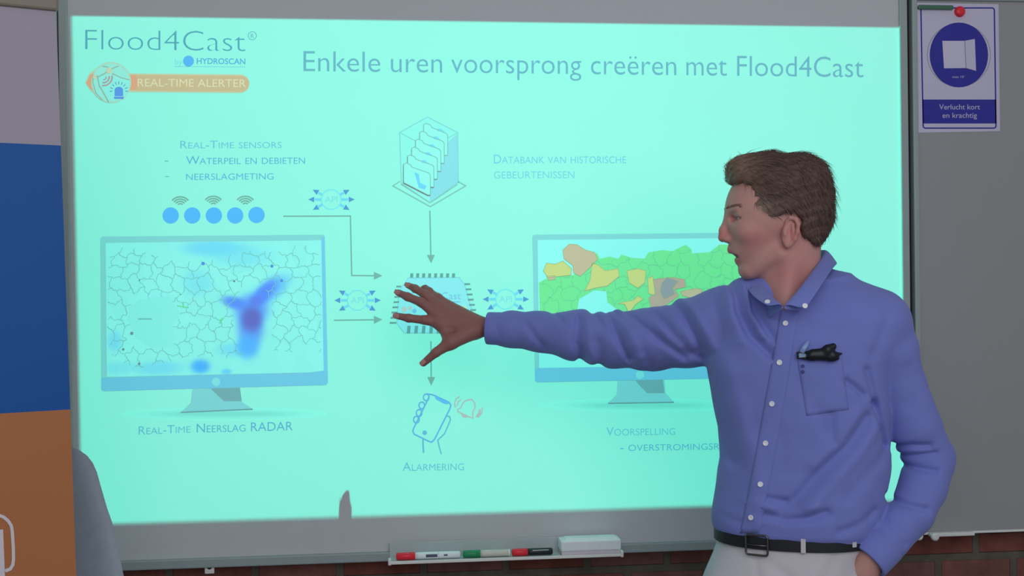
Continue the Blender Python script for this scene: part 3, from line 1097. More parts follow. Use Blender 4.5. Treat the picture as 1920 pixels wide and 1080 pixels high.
Flat().text('en krachtig', s3(528, 0)[0], s3(797, 0)[0], s3(0, 918)[1], s3(0, 917)[1], 9.4).build('sign_words', m_paper, sign, slay(2))

p = at(1799, 22, -0.004)
mg = empty('round_magnet', (p[0], -0.004, p[2]), 'glossy red round magnet at the top of the blue and white sign', 'magnet')
lathe('magnet_body', (p[0], -0.0036, p[2]), (0, -1, 0), [(0, 0.0105), (0.003, 0.0125), (0.006, 0.0125), (0.009, 0.010), (0.010, 0.004)], m_red_pl, mg, 28)
lathe('magnet_ring', (p[0], -0.0032, p[2]), (0, -1, 0), [(0, 0.0132), (0.003, 0.0132), (0.0036, 0.012)], m_red_pl, mg, 28)
a, b_ = at(1722, 13, -0.01), at(1788, 14, -0.01)
mb = box('bar_magnet', (a[0], -0.012, a[2] - 0.0055), (b_[0], -0.0034, a[2] + 0.0055), pbr('magnet_green', shown((52, 84, 72)), rough=0.4, vary=0.05), None, 0.003)
tag(mb, 'dark green bar magnet over the top left corner of the blue sign', 'magnet')

# ------------------------------------------------------------------ roll-up banner
BYR = -0.78
ang = math.radians(24)
bn = np.array([-math.sin(ang), -math.cos(ang), 0.0])     # faces the room
bdir = np.array([math.cos(ang), -math.sin(ang), 0.0])
bdir = np.array([math.cos(ang), math.sin(ang), 0.0])
bn = np.array([math.sin(ang), -math.cos(ang), 0.0])
b_top = at(105, 22, BYR)
b_bot = at(143, 1080, BYR)
lean = (b_bot[0] - b_top[0]) / (b_bot[2] - b_top[2])
zbase = 0.10
org = b_top + (b_top - b_bot) / (b_top[2] - b_bot[2]) * (zbase - b_top[2])   # right edge at base height
BWD = 0.85
m_bwhite = pbr('banner_white', shown((118, 116, 134)), rough=0.5, spec=0.25, vary=0.03, nscale=5)
m_bblue = pbr('banner_blue', shown((10, 62, 126)), rough=0.5, spec=0.25, vary=0.04, nscale=5)
m_borange = pbr('banner_orange', shown((130, 84, 54)), rough=0.5, spec=0.25, vary=0.04, nscale=5)
m_bline = pbr('banner_line', shown((158, 156, 170)), rough=0.5, vary=0.03)
m_rail = pbr('rail_taupe', shown((94, 90, 84)), rough=0.45, spec=0.4, vary=0.06)
edge = (b_top - b_bot) / np.linalg.norm(b_top - b_bot)
bn = np.cross(bdir, edge)
bn = bn / np.linalg.norm(bn)
banner = empty('roll_up_banner', tuple(org - bdir * BWD / 2 - np.array([0, 0, zbase])), 'tall roll-up banner at left edge in white, blue and orange', 'banner')
ztop = at_plane(60, 17, b_top, bn)[2]


def bpt(s_, z):
    """point on the banner: s_ metres left of the right edge, height z"""
    return org + edge * ((z - org[2]) / edge[2]) - bdir * s_


zwb = at_plane(108, 272.5, b_top, bn)[2]
zbo = at_plane(128, 768, b_top, bn)[2]
bm = bmesh.new()
zs = sorted(set([zbase] + list(np.linspace(zbase, zbo, 7)) + list(np.linspace(zbo, zwb, 6)) + list(np.linspace(zwb, ztop + 0.02, 4))))
grid = []
for dlt in (0.0, 0.0015):
    grid.append([[bm.verts.new(bpt(s_, z) - bn * dlt) for s_ in np.linspace(0, BWD, 9)] for z in zs])
fr, bk = grid
for i in range(len(zs) - 1):
    zc = 0.5 * (zs[i] + zs[i + 1])
    mi = 0 if zc > zwb else (1 if zc > zbo else 2)
    for k in range(8):
        f = bm.faces.new((fr[i][k], fr[i][k + 1], fr[i + 1][k + 1], fr[i + 1][k]))
        f.material_index = mi
        g = bm.faces.new((bk[i][k], bk[i + 1][k], bk[i + 1][k + 1], bk[i][k + 1]))
    for k in (0, 8):
        f = bm.faces.new((fr[i][k], fr[i + 1][k], bk[i + 1][k], bk[i][k]))
        f.material_index = mi
link('printed_sheet', bm_to(bm, 'printed_sheet'), banner, [m_bwhite, m_bblue, m_borange])
Rb = Matrix.Rotation(ang, 4, 'Z').to_3x3()


def obox(name, c, half, mat, parent, bevel=0.003, rot=Rb):
    bm = bmesh.new()
    c = Vector(c)
    box_bm(bm, c - Vector(half), c + Vector(half), bevel, rot, c)
    return link(name, bm_to(bm, name), parent, mat)


obox('top_rail', bpt(BWD / 2, ztop + 0.022) - bn * 0.001, (BWD / 2 + 0.004, 0.008, 0.022), m_rail, banner, 0.004)
obox('base_case', bpt(BWD / 2, 0.055) - bn * 0.02, (BWD / 2 + 0.02, 0.05, 0.05), m_alu, banner, 0.012)
for s_ in (0.12, BWD - 0.12):
    obox('foot', bpt(s_, 0.008) - bn * 0.01, (0.015, 0.14, 0.008), m_alu_d, banner, 0.004)
bm = bmesh.new()
tube_bm(bm, [bpt(BWD / 2, 0.10) - bn * 0.03, bpt(BWD / 2, 1.0) - bn * 0.03, bpt(BWD / 2, ztop + 0.02) - bn * 0.014], 0.008, 12)
link('support_pole', bm_to(bm, 'support_pole'), banner, m_alu_d)
blay = lambda x, y: at_plane(x, y, b_top + bn * 0.0012, bn)


def b8(x, y):
    return (x / 7.2, 930 + y / 7.2)


Flat().stroke([b8(*p) for p in ((-260, 300), (-150, 268), (0, 266), (50, 285), (110, 335), (152, 400), (165, 470), (180, 700), (182, 860), (172, 930), (140, 985), (70, 1012))], 6.2).build('logo_outline', m_bline, banner, blay)
Flat().poly([b8(*p) for p in ((-60, 455), (42, 452), (68, 1085), (72, 1250), (-40, 1250))]).build('logo_bar', m_bline, banner, blay)

# ------------------------------------------------------------------ grey office chair behind the banner
m_chair = pbr('chair_grey_fabric', shown((84, 92, 104), 1.9), rough=0.9, spec=0.1, vary=0.1, nscale=60, bump=0.3, bscale=500)
m_chair_d = pbr('chair_dark_plastic', (0.05, 0.055, 0.06), rough=0.5, vary=0.1)
CYB = -0.55
edge_px = [(118, 838), (138, 840), (152, 846), (164, 855), (174, 868), (182, 886), (190, 915), (200, 950), (213, 987), (222, 1030), (232, 1080), (236, 1130), (234, 1190), (226, 1230), (205, 1255)]
R_ = [at(x, y, CYB) for x, y in edge_px]
ccx = R_[0][0] - 0.11
half = [(r[0] - ccx, r[2]) for r in R_]
chair = empty('office_chair', (ccx, CYB + 0.22, 0.0), 'grey high-backed office chair standing between the banner and the whiteboard', 'chair')
bm = bmesh.new()
outl = [(0.0, half[0][1] + 0.003)] + half + [(0.0, half[-1][1] - 0.004)]
nrow = 9
frn, bck = [], []
cols = 12
fr, bk = [], []
for (hwid, z) in outl:
    w = max(hwid, 0.004)
    rowf, rowb = [], []
    for k in range(-cols, cols + 1):
        u = k / cols
        # seat side belly and rounded rim
        rim = (1 - abs(u) ** 6) ** 0.5 if abs(u) < 1 else 0
        zt = min(1.0, max(0.0, (outl[0][1] - z) / 0.05)) ** 0.5 * min(1.0, max(0.0, (z - outl[-1][1]) / 0.05)) ** 0.5
        th = 0.028 * rim * max(zt, 0.15)
        bow = 0.05 * u * u
        rowf.append(bm.verts.new((ccx + u * w, CYB + bow * -1 - th + 0.05, z)))
        rowb.append(bm.verts.new((ccx + u * w, CYB + bow * -1 + th + 0.05, z)))
    fr.append(rowf)
    bk.append(rowb)
n = len(outl)
for i in range(n - 1):
    for k in range(2 * cols):
        bm.faces.new((fr[i][k], fr[i + 1][k], fr[i + 1][k + 1], fr[i][k + 1])).smooth = True
        bm.faces.new((bk[i][k], bk[i][k + 1], bk[i + 1][k + 1], bk[i + 1][k])).smooth = True
    for k in (0, 2 * cols):
        bm.faces.new((fr[i][k], bk[i][k], bk[i + 1][k], fr[i + 1][k])).smooth = True
for i in (0, n - 1):
    for k in range(2 * cols):
        bm.faces.new((fr[i][k], fr[i][k + 1], bk[i][k + 1], bk[i][k])).smooth = True
link('backrest', bm_to(bm, 'backrest'), chair, m_chair)
seat_c = Vector((ccx, CYB + 0.27, 0.47))
bm = bmesh.new()
box_bm(bm, seat_c - Vector((0.235, 0.21, 0.04)), seat_c + Vector((0.235, 0.20, 0.04)), 0.035, segs=4)
link('seat', bm_to(bm, 'seat'), chair, m_chair)
bm = bmesh.new()
tube_bm(bm, [(ccx, CYB + 0.10, 0.66), (ccx, CYB + 0.085, 0.50), (ccx, CYB + 0.12, 0.415), (ccx, CYB + 0.25, 0.40)], [0.02, 0.024, 0.024, 0.03], 12)
link('back_bracket', bm_to(bm, 'back_bracket'), chair, m_chair_d)
lathe('gas_column', (ccx, CYB + 0.27, 0.09), (0, 0, 1), [(0, 0.03), (0.16, 0.03), (0.17, 0.02), (0.33, 0.02), (0.34, 0.06), (0.345, 0.06)], m_chair_d, chair)
for k in range(5):
    a = math.radians(20 + 72 * k)
    dx, dy = math.cos(a), math.sin(a)
    c0 = Vector((ccx, CYB + 0.27, 0.11))
    bm = bmesh.new()
    tube_bm(bm, [c0, c0 + Vector((dx * 0.12, dy * 0.12, 0.0)), c0 + Vector((dx * 0.25, dy * 0.25, -0.035))], [0.026, 0.022, 0.016], 10)
    lg = link('base_leg', bm_to(bm, 'base_leg'), chair, m_chair_d)
    e_ = c0 + Vector((dx * 0.25, dy * 0.25, 0))
    lathe('caster', (e_.x - dy * 0.018, e_.y + dx * 0.018, 0.026), (dy, -dx, 0), [(0, 0.02), (0.003, 0.026), (0.033, 0.026), (0.036, 0.02)], m_chair_d, lg, 18)
#PART3

# ------------------------------------------------------------------ smooth solid modelling (distance fields -> one surface)
def smin(a, b, k):
    if k <= 0:
        return np.minimum(a, b)
    h = np.maximum(k - np.abs(a - b), 0) / k
    return np.minimum(a, b) - h * h * k * 0.25


def smax(a, b, k):
    return -smin(-a, -b, k)


def cone(a, b, r1, r2):
    a, b = np.array(a, float), np.array(b, float)
    ab = b - a
    L2 = float(ab @ ab) + 1e-12

    def f(P):
        t = np.clip((P - a) @ ab / L2, 0, 1)
        return np.linalg.norm(P - a - t[:, None] * ab, axis=1) - (r1 + t * (r2 - r1))
    return f


def ellip(c, ax, r):
    c, ax, r = np.array(c, float), np.array(ax, float), np.array(r, float)

    def f(P):
        q = (P - c) @ ax.T
        k0 = np.linalg.norm(q / r, axis=1) + 1e-9
        k1 = np.linalg.norm(q / (r * r), axis=1) + 1e-9
        return k0 * (k0 - 1) / k1
    return f


class Solid:
    def __init__(self):
        self.ops = []
        self.post = None

    def add(self, f, k=0.01):
        self.ops.append(('u', f, k))
        return self

    def sub(self, f, k=0.01):
        self.ops.append(('s', f, k))
        return self

    def cut(self, f, k=0.004):
        self.ops.append(('i', f, k))
        return self

    def value(self, P, rad=None, post=True):
        ops = self.ops
        if rad is not None:
            c = P.mean(axis=0)[None]
            vals = [o[1](c)[0] for o in ops]
            m = min(v for v, o in zip(vals, ops) if o[0] == 'u')
            lim = 3.2 * rad
            keep = []
            for v, o in zip(vals, ops):
                if o[0] == 'u' and v > m + lim + o[2]:
                    continue
                if o[0] == 's' and v > lim + o[2]:
                    continue
                if o[0] == 'i' and v < -(lim + o[2]):
                    continue
                keep.append(o)
            ops = keep
        d = np.full(len(P), 1e3)
        for (t_, f, k) in ops:
            v = f(P)
            if t_ == 'u':
                d = smin(d, v, k) if d[0] < 900 else np.minimum(d, v)
            elif t_ == 's':
                d = smax(d, -v, k)
            else:
                d = smax(d, v, k)
        if post and self.post is not None:
            d = self.post(P, d)
        return d

    def mesh(self, lo, hi, h, name, B=14):
        lo, hi = np.array(lo, float), np.array(hi, float)
        nb = np.ceil((hi - lo) / (h * B)).astype(int)
        G = np.stack(np.meshgrid(*[np.arange(n) for n in nb], indexing='ij'), -1).reshape(-1, 3)
        cen = lo + (G + 0.5) * B * h
        rad = B * h * 0.5 * math.sqrt(3)
        val = np.concatenate([self.value(cen[i:i + 20000], post=False) for i in range(0, len(cen), 20000)])
        act = G[np.abs(val) < rad * 1.5 + 0.012]
        N = nb * B + 1
        li = np.stack(np.meshgrid(*[np.arange(B + 1)] * 3, indexing='ij'), -1).reshape(-1, 3)
        gid = lambda i, j, k: (i.astype(np.int64) * N[1] + j) * N[2] + k
        cid, cpos, quads = [], [], []
        for g in act:
            base = g * B
            P = lo + (base + li) * h
            V = self.value(P, rad).reshape(B + 1, B + 1, B + 1)
            S = V < 0
            if S.all() or not S.any():
                continue
            c8 = [S[a:a + B, b:b + B, c:c + B] for a in (0, 1) for b in (0, 1) for c in (0, 1)]
            cnt = sum(x.astype(int) for x in c8)
            I = np.argwhere((cnt > 0) & (cnt < 8))
            if len(I):
                acc = np.zeros((len(I), 3))
                num = np.zeros(len(I))
                for ax in range(3):
                    o1, o2 = [x for x in range(3) if x != ax]
                    for a in (0, 1):
                        for b in (0, 1):
                            p = I.copy()
                            p[:, o1] += a
                            p[:, o2] += b
                            q = p.copy()
                            q[:, ax] += 1
                            va, vb = V[tuple(p.T)], V[tuple(q.T)]
                            x = (va < 0) != (vb < 0)
                            t = np.where(x, va / np.where(np.abs(va - vb) < 1e-12, 1, va - vb), 0)
                            pt = p.astype(float)
                            pt[:, ax] += t
                            acc += pt * x[:, None]
                            num += x
                cid.append(gid(*(I + base).T))
                cpos.append(lo + (base + acc / num[:, None]) * h)
            for ax in range(3):
                sl = [slice(0, B)] * 3
                s2 = list(sl)
                s2[ax] = slice(1, B + 1)
                A, Bq = S[tuple(sl)], S[tuple(s2)]
                X = np.argwhere(A != Bq)
                if not len(X):
                    continue
                sg = A[tuple(X.T)]
                Xg = X + base
                o1, o2 = (ax + 1) % 3, (ax + 2) % 3
                cc = []
                for (a, b) in ((0, 0), (-1, 0), (-1, -1), (0, -1)):
                    y = Xg.copy()
                    y[:, o1] += a
                    y[:, o2] += b
                    cc.append(gid(*y.T))
                Q = np.stack(cc, 1)
                Q[~sg] = Q[~sg][:, ::-1]
                quads.append(Q)
        cid = np.concatenate(cid)
        cpos = np.concatenate(cpos)
        Q = np.concatenate(quads)
        order = np.argsort(cid)
        cid, cpos = cid[order], cpos[order]
        ix = np.searchsorted(cid, Q)
        ix = np.clip(ix, 0, len(cid) - 1)
        ok = (cid[ix] == Q).all(1)
        ix = ix[ok]
        me = bpy.data.meshes.new(name)
        me.from_pydata(cpos.tolist(), [], ix.tolist())
        me.polygons.foreach_set('use_smooth', [True] * len(me.polygons))
        me.update()
        # keep the largest island only
        return me


def keep_main(me):
    n = len(me.vertices)
    e = np.zeros(len(me.edges) * 2, dtype=np.int64)
    me.edges.foreach_get('vertices', e)
    e = e.reshape(-1, 2)
    lab = np.arange(n)
    while True:
        m = np.minimum(lab[e[:, 0]], lab[e[:, 1]])
        new = lab.copy()
        np.minimum.at(new, e[:, 0], m)
        np.minimum.at(new, e[:, 1], m)
        new = new[new]
        if (new == lab).all():
            break
        lab = new
    u, c = np.unique(lab, return_counts=True)
    if len(u) > 1:
        big = u[c.argmax()]
        bm = bmesh.new()
        bm.from_mesh(me)
        bm.verts.ensure_lookup_table()
        bmesh.ops.delete(bm, geom=[bm.verts[i] for i in np.nonzero(lab != big)[0]], context='VERTS')
        bm.to_mesh(me)
        bm.free()
    return me


def poly_sdf(poly):
    A = np.array(poly, float)
    Bp = np.roll(A, -1, 0)

    def f(Q):
        d = np.full(len(Q), 1e9)
        ins = np.zeros(len(Q), bool)
        for a, b in zip(A, Bp):
            ab = b - a
            t = np.clip(((Q - a) @ ab) / (ab @ ab), 0, 1)
            d = np.minimum(d, np.linalg.norm(Q - a - t[:, None] * ab, axis=1))
            cnd = (a[1] > Q[:, 1]) != (b[1] > Q[:, 1])
            xx = (b[0] - a[0]) * (Q[:, 1] - a[1]) / (b[1] - a[1] + 1e-15) + a[0]
            ins ^= cnd & (Q[:, 0] < xx)
        return np.where(ins, -d, d)
    return f


# ------------------------------------------------------------------ the speaker
HY = -0.62                                   # depth of the head
SCH = FPX / float((at(1470, 440, HY) - CAM) @ CF)
HEAR = at(1472, 440, HY)                     # ear canal side reference
hyaw = math.radians(9)
HF = np.array([-math.cos(hyaw), math.sin(hyaw), 0.0])     # where the face points
HU = np.array([0, 0, 1.0])
HL = np.array([-math.sin(hyaw), -math.cos(hyaw), 0.0])    # his left, towards the room
# small roll of the picture is taken out so that HU stays upright
_r = ROLL
FSC = 1.0 / SCH / math.cos(hyaw)


def hp(px, py, s=0.0):
    """point of the head: profile position as seen in the photo, s metres towards his left"""
    dx, dy = (1472 - px), (440 - py)
    fx = (dx * math.cos(_r) + dy * math.sin(_r)) / SCH
    fz = (dy * math.cos(_r) - dx * math.sin(_r)) / SCH
    # shift of a sideways offset in the view is undone so that profiles stay where they are seen
    f = (fx - s * math.sin(hyaw)) / math.cos(hyaw) if False else fx / math.cos(hyaw)
    return HEAR + HF * f + HU * fz + HL * s


HAX = np.array([HF, HL, HU])


def hell(px, py, s, rf, rs, ru):
    return ellip(hp(px, py, s), HAX, (rf, rs, ru))


def hcone(a, b, r1, r2):
    return cone(hp(*a), hp(*b), r1, r2)


ARM_Y = dict(sh=-0.545, el=-0.40, wr=-0.262)
body = Solid()
# skull and face
body.add(hell(1459, 384, 0, 0.093, 0.073, 0.086), 0)
body.add(hell(1420, 410, 0, 0.056, 0.060, 0.070), 0.030)
body.add(hell(1416, 452, 0, 0.040, 0.046, 0.056), 0.025)
for s in (-1, 1):
    body.add(hcone((1456, 476, 0.046 * s), (1408, 507, 0.016 * s), 0.015, 0.013), 0.022)
    body.add(hell(1402, 436, 0.040 * s, 0.022, 0.018, 0.016), 0.018)          # cheekbone
    body.add(hcone((1378, 394, 0.006 * s), (1384, 395, 0.036 * s), 0.0085, 0.009), 0.010)   # brow
body.add(hell(1401, 507, 0, 0.014, 0.018, 0.015), 0.014)                     # chin
body.add(hell(1399, 466, 0, 0.028, 0.026, 0.024), 0.015)                     # mouth hill
# nose
body.add(hcone((1372, 401, 0), (1359, 431, 0), 0.0075, 0.0085), 0.009)
body.add(hcone((1360, 432, 0), (1357.5, 445, 0), 0.0085, 0.0092), 0.006)
for s in (-1, 1):
    body.add(hell(1368, 448, 0.0105 * s, 0.0115, 0.0068, 0.0075), 0.006)
    body.sub(hell(1364, 456.5, 0.0065 * s, 0.0042, 0.0030, 0.0040), 0.003)   # nostril
# sockets, lids
for s in (-1, 1):
    body.sub(hell(1376, 410, 0.030 * s, 0.010, 0.017, 0.0085), 0.012)
    body.add(hell(1390, 411, 0.032 * s, 0.0128, 0.0155, 0.0125), 0.006)
    body.add(hcone((1377, 403, 0.020 * s), (1383, 405, 0.045 * s), 0.0036, 0.0034), 0.006)
    body.add(hcone((1379, 419, 0.022 * s), (1384, 418, 0.043 * s), 0.0028, 0.0026), 0.007)
    body.sub(hell(1378.5, 411.3, 0.040 * s, 0.0095, 0.0150, 0.0027), 0.0012)    # eye slit
# mouth
body.add(hcone((1375, 468, 0.0), (1384, 473, 0.017), 0.0075, 0.005), 0.007)
body.add(hcone((1375, 468, 0.0), (1384, 473, -0.017), 0.0075, 0.005), 0.007)
body.sub(hell(1381, 480, 0, 0.016, 0.019, 0.0050), 0.004)
body.add(hcone((1389, 489, 0.0), (1394, 484, 0.018), 0.0075, 0.0045), 0.006)
body.add(hcone((1389, 489, 0.0), (1394, 484, -0.018), 0.0075, 0.0045), 0.006)
body.sub(hell(1378, 460, 0, 0.003, 0.003, 0.004), 0.005)
# ear
for s in (-1, 1):
    e = 0.0735 * s
    body.add(ellip(hp(1469, 437, 0.071 * s), np.array([HF * 0.96 + HU * 0.27, HL, HU * 0.96 - HF * 0.27]), (0.0145, 0.008, 0.0275)), 0.006)
    pts = [(1463, 419, e), (1469, 412.5, 0.079 * s), (1477, 415, 0.083 * s), (1481, 425, 0.085 * s), (1480, 439, 0.084 * s), (1476, 451, 0.081 * s), (1469, 461, 0.077 * s)]
    for a, b_ in zip(pts, pts[1:]):
        body.add(hcone(a, b_, 0.0036, 0.0036), 0.004)
    body.add(hell(1465, 461, 0.074 * s, 0.0065, 0.0045, 0.0075), 0.005)
    body.add(hcone((1459, 435, 0.076 * s), (1460, 443, 0.0765 * s), 0.0035, 0.0035), 0.004)
    body.sub(hell(1468, 438, 0.083 * s, 0.0060, 0.0075, 0.0150), 0.004)
    body.add(hcone((1473, 425, 0.079 * s), (1473, 447, 0.078 * s), 0.0028, 0.0028), 0.004)
# neck
nk0, nk1 = at(1488, 452, HY - 0.005), at(1490, 590, HY)
body.add(cone(nk0, nk1, 0.051, 0.049), 0.020)
body.add(cone(hp(1478, 470, 0.033), at(1473, 570, HY - 0.056), 0.012, 0.007), 0.028)      # neck tendon
body.add(cone(at(1458, 520, HY + 0.0), at(1470, 566, HY - 0.028), 0.026, 0.026), 0.03)     # throat
# hidden trunk and arms keep the figure one continuous body
TCX, TCY = None, None


def P_(px, py, Y):
    return at(px, py, Y)


ch0, ch1 = P_(1496, 640, -0.60), P_(1492, 960, -0.60)
body.add(cone(P_(1494, 600, -0.605), ch0, 0.060, 0.085), 0.03)
body.add(cone(ch0, ch1, 0.085, 0.095), 0.03)
shR, elR, wrR = P_(1352, 612, ARM_Y['sh']), P_(1120, 634, ARM_Y['el']), P_(930, 614, ARM_Y['wr'])
shL, elL, wrL = P_(1652, 618, -0.655), P_(1742, 860, -0.640), P_(1632, 1040, -0.735)
HID_R = [(1420, 606, -0.585, 0.045), (1350, 613, -0.535, 0.040), (1290, 628, -0.490, 0.036), (1220, 639, -0.440, 0.033), (1150, 639, -0.390, 0.030), (1080, 631, -0.350, 0.028), (1010, 622, -0.312, 0.025), (945, 615, -0.288, 0.023)]
for a, b_ in zip(HID_R, HID_R[1:]):
    body.add(cone(P_(*a[:3]), P_(*b_[:3]), a[3], b_[3]), 0.01)
HID_L = [(1570, 610, -0.62, 0.045), (1640, 616, -0.652, 0.042), (1664, 660, -0.656, 0.034), (1690, 722, -0.656, 0.029), (1716, 800, -0.652, 0.030), (1744, 858, -0.645, 0.029), (1732, 912, -0.666, 0.026), (1708, 962, -0.680, 0.025), (1664, 1010, -0.700, 0.024), (1634, 1044, -0.710, 0.023)]
for a, b_ in zip(HID_L, HID_L[1:]):
    body.add(cone(P_(*a[:3]), P_(*b_[:3]), a[3], b_[3]), 0.01)
wrL = P_(*HID_L[-1][:3])
# left hand going into the trouser pocket
hwL = P_(1619, 1068, -0.700)
knL = P_(1592, 1128, -0.672)
body.add(cone(wrL, hwL, 0.0255, 0.0245), 0.01)
body.add(cone(hwL, knL, 0.026, 0.020), 0.02)
for k, (dx, yy) in enumerate(((-16, -0.688), (-6, -0.675), (6, -0.662), (16, -0.650))):
    body.add(cone(P_(1588 + dx * 0.7, 1128, yy), P_(1572 + dx * 0.5, 1172 - abs(k - 1) * 5, yy), 0.0098, 0.0085), 0.006)
body.add(cone(P_(1604, 1098, -0.695), P_(1576, 1132, -0.695), 0.011, 0.009), 0.01)
# right hand, spread over the board: wrist, palm, five fingers
wa, wb = P_(926, 605, -0.278), P_(926, 622, -0.278)
body.add(cone(P_(945, 606, -0.286), wa, 0.022, 0.0195), 0.012)
body.add(cone(P_(945, 624, -0.286), wb, 0.022, 0.0195), 0.012)
MC = dict(i=(822, 605, -0.258), m=(818, 589, -0.254), r=(820, 573, -0.240), p=(818, 559, -0.224))
W0 = dict(i=(898, 619, -0.271), m=(898, 613, -0.269), r=(900, 608, -0.266), p=(902, 607, -0.262))
for k in 'imrp':
    body.add(cone(P_(*W0[k]), P_(*MC[k]), 0.0165 if k in 'im' else 0.0135, 0.0128 if k != 'p' else 0.0100), 0.011)
body.add(cone(P_(880, 612, -0.262), P_(838, 592, -0.248), 0.020, 0.016), 0.014)
FIN = dict(
    i=[MC['i'], (796, 600, -0.259), (766, 596.5, -0.252), (743, 592, -0.242)],
    m=[MC['m'], (790, 567, -0.252), (764, 556.5, -0.240), (746, 548.5, -0.226)],
    r=[MC['r'], (796, 552, -0.232), (778, 541, -0.222), (765, 535, -0.212)],
    p=[MC['p'], (804, 546, -0.214), (797, 541, -0.202), (788, 540.5, -0.191)])
FR = dict(i=(0.0118, 0.0095, 0.0086, 0.0070), m=(0.0122, 0.0098, 0.0088, 0.0072), r=(0.0116, 0.0092, 0.0082, 0.0068), p=(0.0104, 0.0084, 0.0074, 0.0062))
for k in 'imrp':
    q = [P_(*x) for x in FIN[k]]
    for j in range(3):
        body.add(cone(q[j], q[j + 1], FR[k][j], FR[k][j + 1]), 0.0045 if j else 0.007)
    for j in (1, 2):
        body.add(cone(q[j] + np.array([0, -0.0022, 0]), q[j] + np.array([0, -0.0022, 0.0001]), FR[k][j] * 0.92, FR[k][j] * 0.92), 0.004)   # knuckle
    body.add(cone(q[0] + np.array([0.004, -0.006, 0]), q[0] + np.array([0, -0.006, 0]), 0.0085, 0.0085), 0.008)
    # tendon on the back of the hand
    body.add(cone(P_(*W0[k]) + np.array([0, -0.0135, 0]), q[0] + np.array([0.004, -0.0085, 0]), 0.003, 0.0045), 0.008)
TH = [(884, 622, -0.278), (846, 642, -0.288), (818, 660.5, -0.288), (794, 681, -0.278)]
q = [P_(*x) for x in TH]
for j, (r1, r2, k) in enumerate(((0.0185, 0.0150, 0.014), (0.0140, 0.0098, 0.008), (0.0098, 0.0074, 0.004))):
    body.add(cone(q[j], q[j + 1], r1, r2), k)
body.add(cone(P_(830, 615, -0.262), P_(842, 640, -0.278), 0.010, 0.011), 0.014)      # web of the thumb
thumb_q = q

lo = np.minimum.reduce([P_(735, 700, -0.1), P_(735, 700, -0.8), hp(1340, 540, 0)]) - 0.03
lo[1] = -0.86
hi = np.maximum.reduce([P_(1800, 280, -0.1), P_(1800, 280, -0.8)]) + 0.03
hi[1] = -0.10
lo[2] = P_(1588, 1185, -0.72)[2] - 0.02
hi[0] = P_(1800, 860, -0.6)[0] + 0.02
BME = keep_main(body.mesh(lo, hi, 0.0024, 'person'))
# skin tint: lips, nose, cheeks and ears are redder
nv = len(BME.vertices)
co_ = np.zeros(nv * 3)
BME.vertices.foreach_get('co', co_)
co_ = co_.reshape(-1, 3)
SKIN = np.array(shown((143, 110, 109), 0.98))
SKIN_H = np.array(shown((112, 78, 78), 0.92))  # reaching hand: its dim, backlit look is painted into the skin colour
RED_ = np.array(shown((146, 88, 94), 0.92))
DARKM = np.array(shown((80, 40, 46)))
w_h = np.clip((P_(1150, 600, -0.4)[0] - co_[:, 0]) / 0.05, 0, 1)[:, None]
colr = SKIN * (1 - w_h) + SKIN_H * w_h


def tint(c, r, colour, st):
    global colr
    w = (np.exp(-(np.linalg.norm(co_ - np.array(c), axis=1) / r) ** 2) * st)[:, None]
    colr = colr * (1 - w) + np.array(colour) * w


tint(hp(1358, 444, 0), 0.018, RED_, 0.8)
tint(hp(1410, 445, 0.055), 0.022, RED_, 0.45)
tint(hp(1482, 440, 0.08), 0.025, RED_, 0.6)
tint(hp(1480, 515, 0.05), 0.040, RED_, 0.55)
for s in (-1, 0, 1):
    tint(hp(1373, 471, 0.008 * s), 0.0075, RED_, 0.9)
    tint(hp(1387, 489, 0.008 * s), 0.0075, RED_, 0.9)
tint(hp(1390, 480, 0), 0.010, DARKM, 0.9)
ca = BME.color_attributes.new('tint', 'FLOAT_COLOR', 'POINT')
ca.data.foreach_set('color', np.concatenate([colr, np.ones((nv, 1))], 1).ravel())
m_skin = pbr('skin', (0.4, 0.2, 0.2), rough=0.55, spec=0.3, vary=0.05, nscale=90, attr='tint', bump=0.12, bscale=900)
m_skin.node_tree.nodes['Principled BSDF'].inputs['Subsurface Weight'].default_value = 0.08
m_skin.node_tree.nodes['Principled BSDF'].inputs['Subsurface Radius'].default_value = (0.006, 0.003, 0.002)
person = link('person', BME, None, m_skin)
tag(person, 'man in blue shirt and light trousers reaching out to the projected slide', 'person')

# eyes and brows
m_eye = pbr('eye_white', shown((128, 104, 108)), rough=0.2, spec=0.5, vary=0.02)
m_iris = pbr('iris', (0.03, 0.035, 0.05), rough=0.2, spec=0.5)
for s in (1, -1):
    c = hp(1389.8, 411.3, 0.0332 * s)
    bm = bmesh.new()
    bmesh.ops.create_uvsphere(bm, u_segments=24, v_segments=16, radius=0.0117, matrix=Matrix.Translation(Vector(c)))
    for f in bm.faces:
        f.smooth = True
        d = (np.array(f.calc_center_median()) - c) / 0.0117
        f.material_index = 1 if d @ HF > 0.86 else 0
    link('eye', bm_to(bm, 'eye'), person, [m_eye, m_iris])

m_hair = None
# hair volume
HMAT = bpy.data.materials.new('hair')
HMAT.use_nodes = True
t = HMAT.node_tree
b = t.nodes['Principled BSDF']
b.inputs['Roughness'].default_value = 0.55
b.inputs['Specular IOR Level'].default_value = 0.25
at_ = t.nodes.new('ShaderNodeAttribute')
at_.attribute_name = 'tint'
t.links.new(at_.outputs['Color'], b.inputs['Base Color'])

